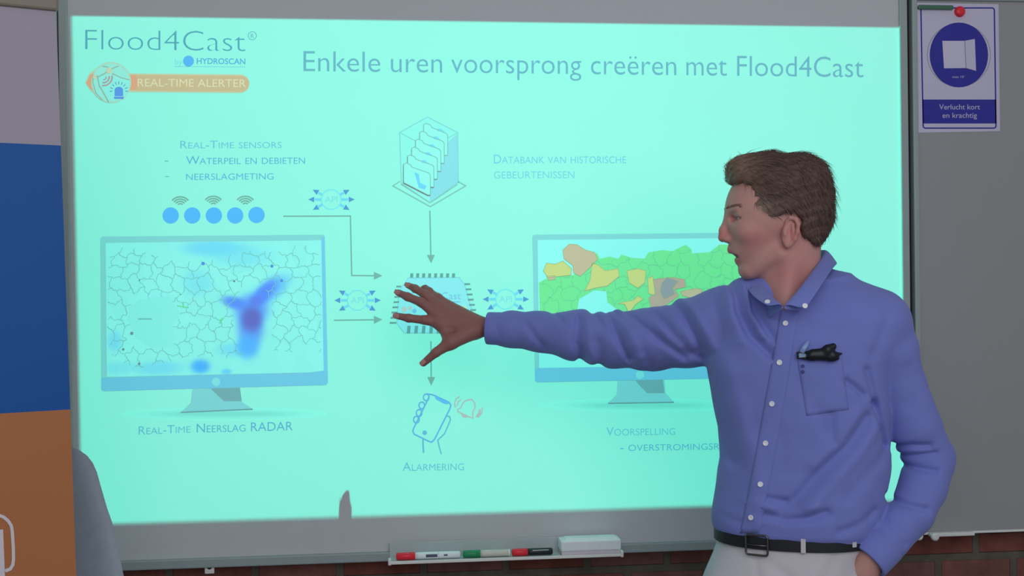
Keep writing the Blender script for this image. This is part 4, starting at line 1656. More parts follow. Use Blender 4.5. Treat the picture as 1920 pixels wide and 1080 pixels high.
hair = Solid()
hair.add(hell(1461, 386, 0, 0.0975, 0.0785, 0.098), 0)
hair.add(hell(1425, 330, 0, 0.050, 0.064, 0.040), 0.03)
hair.add(hell(1396, 322, 0, 0.028, 0.052, 0.028), 0.02)
hair.add(hell(1383, 325, 0.01, 0.017, 0.040, 0.022), 0.015)
hair.add(hell(1510, 345, 0, 0.045, 0.064, 0.055), 0.03)
hair.add(hell(1514, 408, 0, 0.040, 0.062, 0.048), 0.03)
hair.add(hell(1508, 444, 0, 0.028, 0.060, 0.024), 0.02)
side_poly = [(1350, 350), (1372, 345), (1392, 346), (1409, 352), (1414, 370), (1418, 398), (1430, 406), (1440, 414), (1462, 413), (1468, 408), (1476, 405), (1488, 405), (1497, 413), (1500, 428), (1500, 446), (1512, 456), (1526, 463), (1542, 462), (1556, 446), (1600, 420), (1600, 240), (1330, 240)]
sp_ = poly_sdf(side_poly)
# profile coordinates of a world point, in the photo's own profile scale
def prof(P):
    d = P - HEAR
    fx = (d @ HF) * math.cos(hyaw)
    fz = d @ HU
    dx = (fx * math.cos(_r) - fz * math.sin(_r)) * SCH
    dy = (fz * math.cos(_r) + fx * math.sin(_r)) * SCH
    near = np.abs((P - HEAR) @ HL) / 0.08
    return np.stack([1472 - dx + 12.0 * near, 440 - dy + 2.0 * near], 1)


hair.cut(lambda P: sp_(prof(P)) / SCH, 0.008)
for s in (-1, 1):
    hair.sub(hell(1470, 438, 0.082 * s, 0.016, 0.012, 0.028), 0.006)


def hair_post(P, d):
    q = prof(P)
    s_ = (P - HEAR) @ HL
    # locks combed back and down
    w1 = np.sin((q[:, 0] * 0.9 + q[:, 1] * 1.6) * 0.11 + 40 * s_) * np.sin(q[:, 1] * 0.07 + s_ * 90)
    w2 = np.sin((q[:, 1] * 1.5 + q[:, 0] * 0.55) * 0.24 + s_ * 160)
    w3 = np.sin((q[:, 1] * 1.4 + q[:, 0] * 0.75) * 0.6 + s_ * 330)
    return d + 0.0016 * w1 + 0.0011 * w2 + 0.0006 * w3


hair.post = hair_post
hlo = hp(1575, 475, 0) - 0.0
allp = np.array([hp(x, y, s) for x in (1340, 1575) for y in (270, 475) for s in (-0.1, 0.1)])
HME = keep_main(hair.mesh(allp.min(0), allp.max(0), 0.0026, 'hair'))
bm = bmesh.new()
bm.from_mesh(HME)
bm.verts.ensure_lookup_table()
bm.faces.ensure_lookup_table()
nbase = len(bm.verts)
fa = [f for f in bm.faces]
rg = random.Random(5)
skull_c = hp(1458, 392, 0)
strand_from = nbase
for i in range(5200):
    f = rg.choice(fa)
    p = np.array(f.calc_center_median())
    n = np.array(f.normal)
    if n @ (p - skull_c) < 0.2 * np.linalg.norm(p - skull_c):
        continue
    qx, qy = prof(p[None])[0]
    back = -HF * 0.75 - HU * (0.55 if qy > 330 else 0.25)
    if qx < 1400 and qy < 345:
        back = (HF * 0.55 + HU * 0.25 if rg.random() < 0.5 else -HF * 0.5 + HU * 0.35)
    else:
        wq = min(1.0, max(0.0, (qx - 1450) / 90))
        back = back * (1 - wq) + (-HF * 0.3 - HU * 1.0) * wq
    back = back + np.array([rg.gauss(0, 0.16) for _ in range(3)])
    back = back - n * (back @ n)
    back /= np.linalg.norm(back) + 1e-9
    side = np.cross(n, back)
    L = rg.uniform(0.014, 0.034)
    if qx < 1395 and qy < 348:
        L *= 0.55
    if qy > 400:
        L *= 0.6
    w = rg.uniform(0.0004, 0.0009)
    rows = []
    for j in range(4):
        u = j / 3
        c = p + back * L * u + n * (0.0006 + 0.0022 * u * (1 - 0.5 * u)) - (p - skull_c) / np.linalg.norm(p - skull_c) * (L * u) ** 2 * 6
        ww = w * (1 - 0.85 * u)
        rows.append([bm.verts.new(c + side * ww), bm.verts.new(c + n * ww * 0.8), bm.verts.new(c - side * ww)])
    for a, c in zip(rows, rows[1:]):
        for k in range(2):
            bm.faces.new((a[k], a[k + 1], c[k + 1], c[k])).smooth = True
bm.to_mesh(HME)
bm.free()
nv = len(HME.vertices)
co_ = np.zeros(nv * 3)
HME.vertices.foreach_get('co', co_)
co_ = co_.reshape(-1, 3)
q = prof(co_)
h0, h1, h2 = np.array(shown((70, 57, 55), 0.9)), np.array(shown((100, 84, 76), 0.9)), np.array(shown((108, 96, 92), 0.9))
wf = np.clip((1440 - q[:, 0]) / 70, 0, 1)[:, None]
wsb = (np.exp(-(((q[:, 0] - 1432) / 20) ** 2 + ((q[:, 1] - 398) / 18) ** 2)))[:, None]
colr = h0 * (1 - wf) + h1 * wf
colr = colr * (1 - wsb) + h2 * wsb
jit = RNG.uniform(0.75, 1.3, nv // 12 + 2)
fac = np.ones(nv)
idx = (np.arange(nv) - nbase) // 12
mk = idx >= 0
fac[mk] = jit[idx[mk]]
colr = colr * fac[:, None]
ca = HME.color_attributes.new('tint', 'FLOAT_COLOR', 'POINT')
ca.data.foreach_set('color', np.concatenate([colr, np.ones((nv, 1))], 1).ravel())
HME.polygons.foreach_set('use_smooth', [True] * len(HME.polygons))
link('hair', HME, person, HMAT)

BODYV = BVHTree.FromPolygons([v.co for v in BME.vertices], [p.vertices for p in BME.polygons])
m_brow = pbr('eyebrow', shown((104, 82, 80)), rough=0.8, spec=0.1, vary=0.2, nscale=400)
for s in (1, -1):
    bm = bmesh.new()
    rg = random.Random(9)
    for i in range(60):
        u = rg.random()
        p = hp(1367 + 13 * u * u, 392 - 3.5 * math.sin(u * 2.2) + rg.uniform(-1.5, 1.8), s * (0.010 + 0.040 * u))
        hb, nb_, ib_, db_ = BODYV.ray_cast(Vector(p + HF * 0.03), Vector(-HF))
        if hb is not None:
            p = np.array(hb)
        d = -HF * (0.2 + 0.5 * u) + HL * s * 0.8 + HU * rg.uniform(-0.1, 0.5)
        tube_bm(bm, [p - HF * 0.0005, p + HF * 0.0012 + d * 0.004, p + HF * 0.0002 + d * 0.008], [0.0007, 0.0006, 0.0001], 4)
    link('eyebrow', bm_to(bm, 'eyebrow'), person, m_brow)

# finger nails
m_nail = pbr('nail', shown((140, 100, 104)), rough=0.3, spec=0.5, vary=0.03)
for k in 'imrpt':
    qq = thumb_q if k == 't' else [P_(*x) for x in FIN[k]]
    a, b_ = qq[-2], qq[-1]
    d = (b_ - a) / np.linalg.norm(b_ - a)
    n = np.array([0, -1.0, 0.0]) if k != 't' else np.array([-0.3, -0.9, 0.35])
    n = n - d * (n @ d)
    n /= np.linalg.norm(n)
    x = np.cross(n, d)
    r = 0.0074 if k == 't' else FR[k][3]
    bm = bmesh.new()
    rows = []
    for j in range(6):
        u = -0.0065 + 0.0145 * j / 5
        wv = r * 0.78 * (0.75 + 0.25 * math.sin(math.pi * (j + 0.8) / 6.6))
        row = []
        for i in range(7):
            v = -1 + i / 3
            a_ = v * 0.95
            rr_ = r * (1.03 - max(0, u) * 22)
            row.append(bm.verts.new(b_ + d * (u - 0.002) + x * math.sin(a_) * wv * 1.15 + n * (rr_ * (math.cos(a_) * 0.35 + 0.68))))
        rows.append(row)
    for p0, p1 in zip(rows, rows[1:]):
        for i in range(6):
            bm.faces.new((p0[i], p0[i + 1], p1[i + 1], p1[i])).smooth = True
    link('fingernail', bm_to(bm, 'fingernail'), person, m_nail)
#PART4

# ------------------------------------------------------------------ clothes
TYAW = math.radians(25)
TF = np.array([-math.sin(TYAW), -math.cos(TYAW), 0.0])     # where the chest points
TL = np.array([math.cos(TYAW), -math.sin(TYAW), 0.0])      # his left
TY = -0.60


def loft(table, z_top=None, z_bot=None, p=2.3):
    """table rows: (py, centre px, apparent half width in px, half depth m); -> trunk-like solid"""
    rows = []
    for (py, cx, hw, bd) in table:
        c = at(cx, py, TY)
        sc = FPX / float((c - CAM) @ CF)
        w = hw / sc
        qq = p / (p - 1)
        a = max(w ** qq - (bd * math.sin(TYAW)) ** qq, 0.0005) ** (1 / qq) / math.cos(TYAW)
        rows.append((c[2], c[0], a, bd))
    rows.sort()
    R = np.array(rows)

    def sect(z):
        return (np.interp(z, R[:, 0], R[:, 1]), np.interp(z, R[:, 0], R[:, 2]), np.interp(z, R[:, 0], R[:, 3]))

    def f(P):
        z = P[:, 2]
        cx, a, bb = sect(z)
        dx, dy = P[:, 0] - cx, P[:, 1] - TY
        l = dx * TL[0] + dy * TL[1]
        d = dx * TF[0] + dy * TF[1]
        q = ((np.abs(l) / a) ** p + (np.abs(d) / bb) ** p) ** (1 / p) + 1e-6
        ln = np.sqrt(l * l + d * d) + 1e-6
        v = ln * (1 - 1 / q)
        v = np.maximum(v, R[0, 0] - z)
        return np.maximum(v, z - R[-1, 0])
    f.sect = sect
    f.rows = R
    return f


tors = loft([(1016, 1493, 136, 0.112), (1003, 1493, 143, 0.118), (985, 1493, 154, 0.128), (960, 1495, 157, 0.132), (930, 1499, 157, 0.132), (870, 1507, 156, 0.128),
             (800, 1504, 156, 0.124), (740, 1498, 160, 0.122), (690, 1494, 163, 0.120), (640, 1494, 164, 0.114), (600, 1496, 160, 0.104), (570, 1496, 140, 0.090), (545, 1496, 105, 0.076), (530, 1496, 80, 0.066)])
shirt = Solid()
shirt.add(tors, 0)
SH_R = P_(1398, 584, -0.575)
shirt.add(cone(P_(1470, 560, -0.60), SH_R, 0.056, 0.062), 0.04)
SH_L = P_(1640, 609, -0.655)
shirt.add(cone(P_(1530, 552, -0.605), SH_L, 0.055, 0.068), 0.05)
SLR = [(1398, 592, -0.575, 0.068), (1350, 611, -0.535, 0.0715), (1290, 626, -0.490, 0.0655), (1220, 637, -0.440, 0.0620), (1150, 637, -0.390, 0.0570), (1080, 629, -0.350, 0.0505), (1010, 622, -0.312, 0.0415), (960, 618, -0.292, 0.0365), (914, 616, -0.276, 0.0325)]
cufR, preR = P_(*SLR[-1][:3]), P_(*SLR[-2][:3])
dR = (cufR - preR) / np.linalg.norm(cufR - preR)


def chain(rows, k0, plane=None):
    for a, b_ in zip(rows, rows[1:]):
        f = cone(P_(*a[:3]), P_(*b_[:3]), a[3], b_[3])
        if plane is not None:
            c, d = plane
            shirt.add((lambda f_: (lambda P: np.maximum(f_(P), (P - c) @ d)))(f), k0)
        else:
            shirt.add(f, k0)


chain(SLR, 0.016, (cufR, dR))
SLL = [(1640, 609, -0.655, 0.0685), (1664, 655, -0.660, 0.056), (1688, 720, -0.660, 0.0465), (1715, 800, -0.655, 0.0495), (1742, 858, -0.645, 0.0480), (1732, 910, -0.662, 0.0445), (1709, 960, -0.680, 0.0425), (1665, 1010, -0.700, 0.0400), (1625, 1053, -0.712, 0.0370)]
cufL, preL = P_(*SLL[-1][:3]), P_(*SLL[-2][:3])
dL = (cufL - preL) / np.linalg.norm(cufL - preL)
chain(SLL, 0.007, (cufL, dL))
shirt.sub(cone(cufR - dR * 0.03, cufR + dR * 0.03, 0.0285, 0.0285), 0.003)
shirt.sub(cone(cufL - dL * 0.03, cufL + dL * 0.03, 0.0315, 0.0315), 0.003)
# neck opening
shirt.sub(cone(at(1502, 440, HY), at(1494, 540, HY), 0.062, 0.055), 0.006)
shirt.sub(cone(at(1478, 515, -0.675), at(1472, 548, -0.705), 0.032, 0.014), 0.006)


def fold_list(rows):
    out = []
    for (pts, Y, amp, w) in rows:
        w *= 0.85
        q = np.array([at(x, y, Y)[[0, 2]] for x, y in pts])
        out.append((q, amp, w, Y))
    return out


FOLDS = fold_list([
    # reaching sleeve
    ([(1271, 556), (1288, 600), (1312, 655)], -0.56, 0.010, 0.009),
    ([(1238, 590), (1262, 630), (1290, 660), (1312, 668)], -0.54, 0.009, 0.010),
    ([(1186, 588), (1210, 615), (1240, 642), (1276, 668)], -0.50, 0.009, 0.009),
    ([(1147, 582), (1153, 620), (1164, 650), (1178, 672)], -0.45, 0.009, 0.008),
    ([(1160, 586), (1178, 610)], -0.45, 0.006, 0.007),
    ([(1086, 600), (1080, 640), (1096, 682)], -0.40, 0.009, 0.010),
    ([(1042, 588), (1056, 604)], -0.38, 0.005, 0.008), ([(1118, 585), (1128, 612)], -0.42, 0.006, 0.008),
    ([(990, 612), (1004, 632), (1020, 650)], -0.35, 0.005, 0.009),
    ([(1120, 640), (1130, 685)], -0.42, 0.005, 0.012), ([(1205, 660), (1225, 690)], -0.5, 0.005, 0.012),
    # front of the right shoulder
    ([(1393, 524), (1393, 585), (1410, 630), (1437, 664)], -0.66, 0.013, 0.010),
    ([(1420, 540), (1424, 585), (1447, 630)], -0.68, 0.009, 0.008),
    ([(1340, 560), (1346, 600), (1352, 640)], -0.60, 0.004, 0.014),
    ([(1330, 668), (1352, 742), (1374, 815), (1388, 872)], -0.68, 0.012, 0.013),
    ([(1345, 700), (1353, 770)], -0.66, 0.004, 0.014),
    # left armpit
    ([(1622, 694), (1632, 725), (1642, 760)], -0.72, 0.010, 0.009),
    ([(1588, 715), (1606, 728), (1622, 742)], -0.74, 0.010, 0.008),
    ([(1664, 590), (1650, 625), (1634, 664)], -0.72, 0.004, 0.012),
    ([(1632, 755), (1646, 795), (1664, 838)], -0.70, 0.014, 0.010),
    # drawn across the belly
    ([(1632, 785), (1592, 840), (1548, 884), (1520, 920), (1498, 950), (1478, 962)], -0.74, 0.013, 0.014),
    ([(1664, 850), (1620, 890), (1580, 930)], -0.72, 0.005, 0.016),
    ([(1562, 780), (1565, 830)], -0.74, 0.007, 0.010),
    ([(1540, 770), (1552, 812)], -0.74, 0.004, 0.012),
    ([(1444, 940), (1462, 944), (1484, 946)], -0.74, 0.008, 0.008),
    ([(1446, 974), (1484, 981), (1520, 976), (1552, 962)], -0.74, 0.010, 0.009),
    ([(1470, 800), (1480, 850), (1482, 890)], -0.74, 0.003, 0.015),
    ([(1500, 700), (1530, 760)], -0.74, 0.003, 0.02),
    ([(1352, 992), (1380, 986), (1420, 992)], -0.72, 0.005, 0.009),
    ([(1560, 990), (1600, 975), (1630, 955)], -0.70, 0.006, 0.010),
    # bent elbow
    ([(1688, 846), (1715, 836), (1745, 836)], -0.70, 0.009, 0.007),
    ([(1694, 864), (1725, 856), (1758, 850)], -0.70, 0.008, 0.006),
    ([(1694, 878), (1720, 880), (1756, 884)], -0.70, 0.008, 0.007),
    ([(1674, 934), (1705, 950), (1738, 956)], -0.72, 0.008, 0.008),
    ([(1672, 985), (1690, 1000), (1700, 1020)], -0.74, 0.005, 0.010), ([(1640, 980), (1655, 1010), (1665, 1040)], -0.75, 0.004, 0.010),
    ([(1700, 690), (1706, 760)], -0.70, 0.003, 0.016),
])
RIDGES = fold_list([
    ([(1408, 530), (1408, 585), (1426, 632)], -0.66, 0.006, 0.007),
    ([(1378, 530), (1378, 590), (1392, 640)], -0.66, 0.005, 0.012),
    ([(1652, 800), (1612, 852), (1566, 900), (1520, 952)], -0.74, 0.006, 0.016),
    ([(1610, 775), (1570, 830), (1530, 872)], -0.74, 0.005, 0.014),
    ([(1372, 680), (1390, 760), (1412, 850), (1420, 920)], -0.68, 0.006, 0.018),
    ([(1288, 560), (1306, 605), (1326, 650)], -0.56, 0.005, 0.009),
    ([(1222, 586), (1246, 622), (1272, 648)], -0.52, 0.005, 0.009),
    ([(1168, 584), (1178, 630), (1196, 668)], -0.46, 0.005, 0.010),
    ([(1102, 586), (1098, 640), (1112, 680)], -0.41, 0.005, 0.011),
    ([(1420, 952), (1470, 962), (1530, 950)], -0.74, 0.005, 0.010),
])


def polydist(Q, q):
    d = np.full(len(Q), 1e9)
    for a, b_ in zip(q, q[1:]):
        ab = b_ - a
        t = np.clip(((Q - a) @ ab) / (ab @ ab), 0, 1)
        d = np.minimum(d, ((Q - a - t[:, None] * ab) ** 2).sum(1))
    return d


def shirt_post(P, d):
    Q = P[:, [0, 2]]
    lo_, hi_ = Q.min(0) - 0.05, Q.max(0) + 0.05
    o = d.copy()
    for sgn, L_ in ((1, FOLDS), (-1, RIDGES)):
        for (q, amp, w, Y) in L_:
            if (q.max(0) < lo_).any() or (q.min(0) > hi_).any():
                continue
            g = np.exp(-polydist(Q, q) / (w * w)) * np.exp(-((P[:, 1] - Y) / 0.10) ** 2)
            o = o + sgn * amp * g
    x, y, z = P.T
    o += 0.0010 * np.sin(31 * x + 17 * z + 2.0 * np.sin(23 * z)) * np.sin(27 * z - 15 * x + 1.3 * np.sin(41 * x)) + 0.0005 * np.sin(90 * x + 40 * z) * np.sin(70 * z - 35 * x + 20 * y)
    return o


shirt.post = shirt_post
zcut = at(1464, 1016, -0.72)[2]
allp = np.array([P_(900, 700, -0.2), P_(1800, 470, -0.5), P_(1800, 1095, -0.75), P_(900, 500, -0.3), P_(1320, 1000, -0.7)])
lo, hi = allp.min(0) - 0.03, allp.max(0) + 0.04
lo[1], hi[1] = -0.83, -0.20
SME = keep_main(shirt.mesh(lo, hi, 0.0034, 'shirt'))
m_shirt = pbr('shirt_cotton', shown((88, 99, 164), 0.92), rough=0.85, spec=0.12, vary=0.05, nscale=14, bump=0.25, bscale=700)
m_shirt.node_tree.nodes['Principled BSDF'].inputs['Sheen Weight'].default_value = 0.15
SH = link('shirt', SME, person, m_shirt)
SBV = BVHTree.FromPolygons([v.co for v in SME.vertices], [p.vertices for p in SME.polygons])
CV = Vector(CAM)


def hit(px, py, bvh=None):
    d = Vector(ray(px, py)).normalized()
    l, n, i, ds = (bvh or SBV).ray_cast(CV, d)
    if l is None:
        return None, None
    if n.dot(d) > 0:
        n = -n
    return l, n


def smooth_hit(px, py, bvh=None, r=5):
    pts, ns = [], Vector((0, 0, 0))
    for dx in (-r, 0, r):
        for dy in (-r, 0, r):
            l, n = hit(px + dx, py + dy, bvh)
            if l is not None:
                pts.append(l)
                ns += n
    l, _ = hit(px, py, bvh)
    return l, ns.normalized()


def drape(name, quad, nu, nv, off, mat, parent, bvh=None, thick=0.002, rails=None):
    """patch of cloth lying on a surface; quad: TL TR BR BL in photo coordinates"""
    if quad:
        (x0, y0), (x1, y1), (x2, y2), (x3, y3) = quad
    bm = bmesh.new()
    F, Bk = [], []
    for j in range(nv + 1):
        v = j / nv
        rf, rb = [], []
        for i in range(nu + 1):
            u = i / nu
            if quad:
                px = (1 - v) * ((1 - u) * x0 + u * x1) + v * ((1 - u) * x3 + u * x2)
                py = (1 - v) * ((1 - u) * y0 + u * y1) + v * ((1 - u) * y3 + u * y2)
            if rails:
                A_, B_ = (np.array(r_, float) for r_ in rails)
                yy = A_[0, 1] + v * (A_[-1, 1] - A_[0, 1])
                py = yy
                px = np.interp(yy, A_[:, 1], A_[:, 0]) * (1 - u) + np.interp(yy, B_[:, 1], B_[:, 0]) * u
            l, n = smooth_hit(px, py, bvh, 3)
            if l is None:
                bm.free()
                return None
            e = 0.35 if i in (0, nu) or j in (0, nv) else 1.0
            rf.append(bm.verts.new(l + n * off * e))
            rb.append(bm.verts.new(l - n * thick))
        F.append(rf)
        Bk.append(rb)
    for j in range(nv):
        for i in range(nu):
            bm.faces.new((F[j][i], F[j + 1][i], F[j + 1][i + 1], F[j][i + 1])).smooth = True
            bm.faces.new((Bk[j][i], Bk[j][i + 1], Bk[j + 1][i + 1], Bk[j + 1][i]))
    for j in range(nv):
        for i in (0, nu):
            bm.faces.new((F[j][i], F[j + 1][i], Bk[j + 1][i], Bk[j][i]))
    for i in range(nu):
        for j in (0, nv):
            bm.faces.new((F[j][i], F[j][i + 1], Bk[j][i + 1], Bk[j][i]))
    return link(name, bm_to(bm, name), parent, mat)


# button band, pocket, buttons
BTN = [(1473, 607), (1462, 680), (1448, 757), (1436, 831), (1426, 908), (1409, 970)]
drape('placket', None, 6, 40, 0.0013, m_shirt, SH, rails=([(1464, 578), (1443, 700), (1417, 846), (1387, 1000)], [(1499, 578), (1480, 700), (1455, 846), (1424, 1000)]))
drape('chest_pocket', [(1494, 672), (1578, 664), (1592, 768), (1512, 780)], 12, 14, 0.0013, m_shirt, SH)
m_btn = pbr('button_white', shown((196, 186, 190)), rough=0.3, spec=0.5, vary=0.03)


def button(px, py, r=0.0052, bvh=None, extra=0.0030):
    l, n = smooth_hit(px, py, bvh)
    lathe('shirt_button', l + n * (extra - 0.0015), n, [(0, r * 0.9), (0.0012, r), (0.0024, r), (0.0030, r * 0.86), (0.0024, r * 0.66), (0.0022, r * 0.2)], m_btn, SH, 20)


for p in BTN:
    button(*p)

# collar: a folded band round the neck, two flaps in front
CIN = [(1471, 573, -0.738), (1492, 547, -0.722), (1512, 520, -0.698), (1530, 494, -0.664), (1543, 471, -0.622), (1532, 468, -0.565), (1490, 478, -0.540), (1450, 500, -0.555), (1432, 522, -0.595), (1437, 540, -0.650), (1450, 556, -0.700), (1468, 573, -0.736)]
COUT = [(1512, 578, -0.748), (1528, 553, -0.742), (1546, 524, -0.722), (1560, 502, -0.678), (1566, 494, -0.615), (1554, 498, -0.545), (1490, 506, -0.510), (1425, 522, -0.525), (1404, 536, -0.590), (1412, 552, -0.660), (1424, 563, -0.706), (1438, 572, -0.742)]


def catmull(pts, n):
    P = [np.array(p, float) for p in pts]
    P = [2 * P[0] - P[1]] + P + [2 * P[-1] - P[-2]]
    out = []
    for i in range(1, len(P) - 2):
        for k in range(n):
            t = k / n
            p0, p1, p2, p3 = P[i - 1:i + 3]
            out.append(0.5 * ((2 * p1) + (-p0 + p2) * t + (2 * p0 - 5 * p1 + 4 * p2 - p3) * t * t + (-p0 + 3 * p1 - 3 * p2 + p3) * t ** 3))
    out.append(P[-2])
    return out


ci = catmull([P_(*p) for p in CIN], 6)
cu_ = catmull([P_(*p) for p in COUT], 6)
ncen = lambda z: at(1490, 520, HY)
bm = bmesh.new()
cols = []
NCI = len(ci)
for ic, (a, b_) in enumerate(zip(ci, cu_)):
    fe = min(1.0, 0.12 + min(ic, NCI - 1 - ic) / 10.0)
    cen = at(1492, 525, HY)
    outw = (a + b_) / 2 - cen
    outw[2] = 0
    outw /= np.linalg.norm(outw)
    stand = a - np.array([0, 0, 0.050 * fe]) + outw * 0.003
    top = a + outw * 0.002
    row = [stand, a - np.array([0, 0, 0.018 * fe]), top, a * 0.8 + b_ * 0.2 + outw * 0.006 + np.array([0, 0, 0.003]), a * 0.45 + b_ * 0.55 + outw * 0.0065, b_ + outw * 0.0035]
    cols.append([bm.verts.new(p) for p in row])
for c0, c1 in zip(cols, cols[1:]):
    for k in range(5):
        bm.faces.new((c0[k], c0[k + 1], c1[k + 1], c1[k])).smooth = True
me = bm_to(bm, 'collar')
COLR = link('collar', me, SH, m_shirt)
md = COLR.modifiers.new('thickness', 'SOLIDIFY')
md.thickness = 0.0024
md.offset = 0
md2 = COLR.modifiers.new('round', 'SUBSURF')
md2.levels = 1
md2.render_levels = 2
bpy.context.view_layer.update()
dg = bpy.context.evaluated_depsgraph_get()
ev = COLR.evaluated_get(dg)
m3 = ev.to_mesh()
CBV = BVHTree.FromPolygons([v.co.copy() for v in m3.vertices], [list(p.vertices) for p in m3.polygons])
ev.to_mesh_clear()
for p in ((1509, 574), (1439, 567)):
    l, n = hit(*p, CBV)
    if l is None:
        l, n = hit(*p)
    l2, n2 = smooth_hit(*p)
    lathe('shirt_button', l + n * 0.0004, (n + n2).normalized(), [(0, 0.0046), (0.001, 0.005), (0.002, 0.005), (0.0026, 0.0042), (0.002, 0.003)], m_btn, SH, 18)

# cuffs
def cuff(c, d, r, L, nm='cuff'):
    bm = bmesh.new()
    x, y, dd = frame_of(d)
    n = 40
    prof_ = [(-L, r + 0.0005), (-L + 0.002, r + 0.003), (-0.003, r + 0.0022), (0, r + 0.0012), (0.0004, r - 0.0015), (-0.012, r - 0.003)]
    rings = []
    for (t, rr_) in prof_:
        rings.append([bm.verts.new(Vector(c) + dd * t + (x * math.cos(2 * math.pi * k / n) + y * math.sin(2 * math.pi * k / n)) * (rr_ + 0.0007 * math.sin(3 * 2 * math.pi * k / n))) for k in range(n)])
    for a, b_ in zip(rings, rings[1:]):
        for k in range(n):
            bm.faces.new((a[k], a[(k + 1) % n], b_[(k + 1) % n], b_[k])).smooth = True
    return link(nm, bm_to(bm, nm), SH, m_shirt)


cuff(cufR, dR, 0.0328, 0.052)
cuff(cufL, dL, 0.0378, 0.050)

# trousers with two legs down to the floor
trs = loft([(1003, 1490, 140, 0.116), (1016, 1488, 141, 0.118), (1040, 1480, 142, 0.122), (1080, 1468, 146, 0.128), (1130, 1464, 160, 0.132), (1200, 1464, 166, 0.132), (1260, 1464, 150, 0.120)])
tro = Solid()
tro.add(trs, 0)
for (hx_, kx, fx, sd) in ((1402, 1396, 1390, -1), (1532, 1545, 1552, 1)):
    base = at(hx_, 1210, TY)
    hipv = base + TL * 0.0
    knee = np.array([at(kx, 1210, TY)[0], TY - 0.05 - 0.02 * sd, 0.50])
    ank = np.array([at(fx, 1210, TY)[0], TY + 0.0 - 0.03 * sd, 0.06])
    tro.add(cone(hipv, knee, 0.092, 0.076), 0.03)
    tro.add((lambda f: (lambda P: np.maximum(f(P), 0.035 - P[:, 2])))(cone(knee, ank, 0.076, 0.066)), 0.02)
    # shoe
    sh_ = Solid()
    toe = ank + TF * 0.19
    heel = ank - TF * 0.055
    sh_.add(cone(np.array([heel[0], heel[1], 0.045]), np.array([ank[0], ank[1], 0.06]), 0.036, 0.042), 0)
    sh_.add(cone(np.array([ank[0], ank[1], 0.05]) + TF * 0.04, np.array([toe[0], toe[1], 0.034]) - TF * 0.03, 0.043, 0.032), 0.03)
    sh_.cut(lambda P: 0.002 - P[:, 2], 0.003)
    l_ = np.minimum(heel, toe) - 0.08
    h_ = np.maximum(heel, toe) + 0.08
    l_[2], h_[2] = -0.01, 0.13
    link('shoe', keep_main(sh_.mesh(l_, h_, 0.004, 'shoe')), person, m_black_pl)
# the hand in the pocket pushes the cloth out
tro.add(cone(P_(1600, 1098, -0.682), P_(1572, 1185, -0.660), 0.036, 0.040), 0.03)
ztop_t = at(1464, 1012, -0.72)[2]
tro.cut(lambda P: P[:, 2] - ztop_t, 0.002)
# pocket mouth
tro.sub(cone(P_(1626, 1058, -0.712), P_(1614, 1086, -0.700), 0.027, 0.016), 0.004)


def tro_post(P, d):
    x, y, z = P.T
    o = d + 0.0012 * np.sin(38 * x + 9 * z) * np.sin(19 * z + 2 * np.sin(30 * x))
    for (pts, amp, w) in (([(1400, 1045), (1450, 1062), (1480, 1085)], 0.004, 0.010), ([(1560, 1045), (1545, 1085)], 0.004, 0.012), ([(1428, 1042), (1430, 1100)], 0.0035, 0.006)):
        q = np.array([at(a, b_, -0.72)[[0, 2]] for a, b_ in pts])
        o = o + amp * np.exp(-polydist(P[:, [0, 2]], q) / w ** 2) * np.exp(-((y + 0.72) / 0.06) ** 2)
    return o


tro.post = tro_post
allp = np.array([P_(1280, 1000, -0.6), P_(1660, 1000, -0.6)])
lo, hi = allp.min(0) - 0.03, allp.max(0) + 0.03
lo[1], hi[1], lo[2], hi[2] = -0.86, -0.40, 0.0, ztop_t + 0.03
m_tro = pbr('trouser_cotton', shown((146, 148, 162), 0.98), rough=0.85, spec=0.1, vary=0.04, nscale=20, bump=0.2, bscale=900)
TME = keep_main(tro.mesh(lo, hi, 0.0045, 'trousers'))
TR = link('trousers', TME, person, m_tro)

# belt
m_belt = pbr('belt_leather', (0.016, 0.017, 0.020), rough=0.45, spec=0.4, vary=0.15, nscale=120)
m_metal = pbr('buckle_metal', (0.16, 0.15, 0.14), rough=0.35, metal=1.0, vary=0.05)


def belt_ring(z0, z1, offs):
    rows = []
    for (z, o) in ((z0, offs - 0.004), (z0 + 0.0015, offs), (z1 - 0.0015, offs), (z1, offs - 0.004)):
        cx, a, bb = trs.sect(np.array([0.5 * (z0 + z1)]))
        row = []
        for k in range(96):
            th = 2 * math.pi * k / 96
            c, s = math.cos(th), math.sin(th)
            e = 2 / 2.3
            l = (a[0] + o) * math.copysign(abs(c) ** e, c)
            d = (bb[0] + o) * math.copysign(abs(s) ** e, s)
            row.append(np.array([cx[0], TY, z]) + TL * l + TF * d)
        rows.append(row)
    return rows


zb_c = at(1464, 1021.5, -0.722)[2]
rows = belt_ring(zb_c - 0.0165, zb_c + 0.0165, 0.0085)
bm = bmesh.new()
V = [[bm.verts.new(p) for p in r] for r in rows]
for a, b_ in list(zip(V, V[1:])) + [(V[-1], V[0])]:
    for k in range(96):
        bm.faces.new((a[k], a[(k + 1) % 96], b_[(k + 1) % 96], b_[k]))
BELT = link('belt', bm_to(bm, 'belt'), person, m_belt)
BBV = BVHTree.FromPolygons([v.co for v in BELT.data.vertices], [p.vertices for p in BELT.data.polygons])


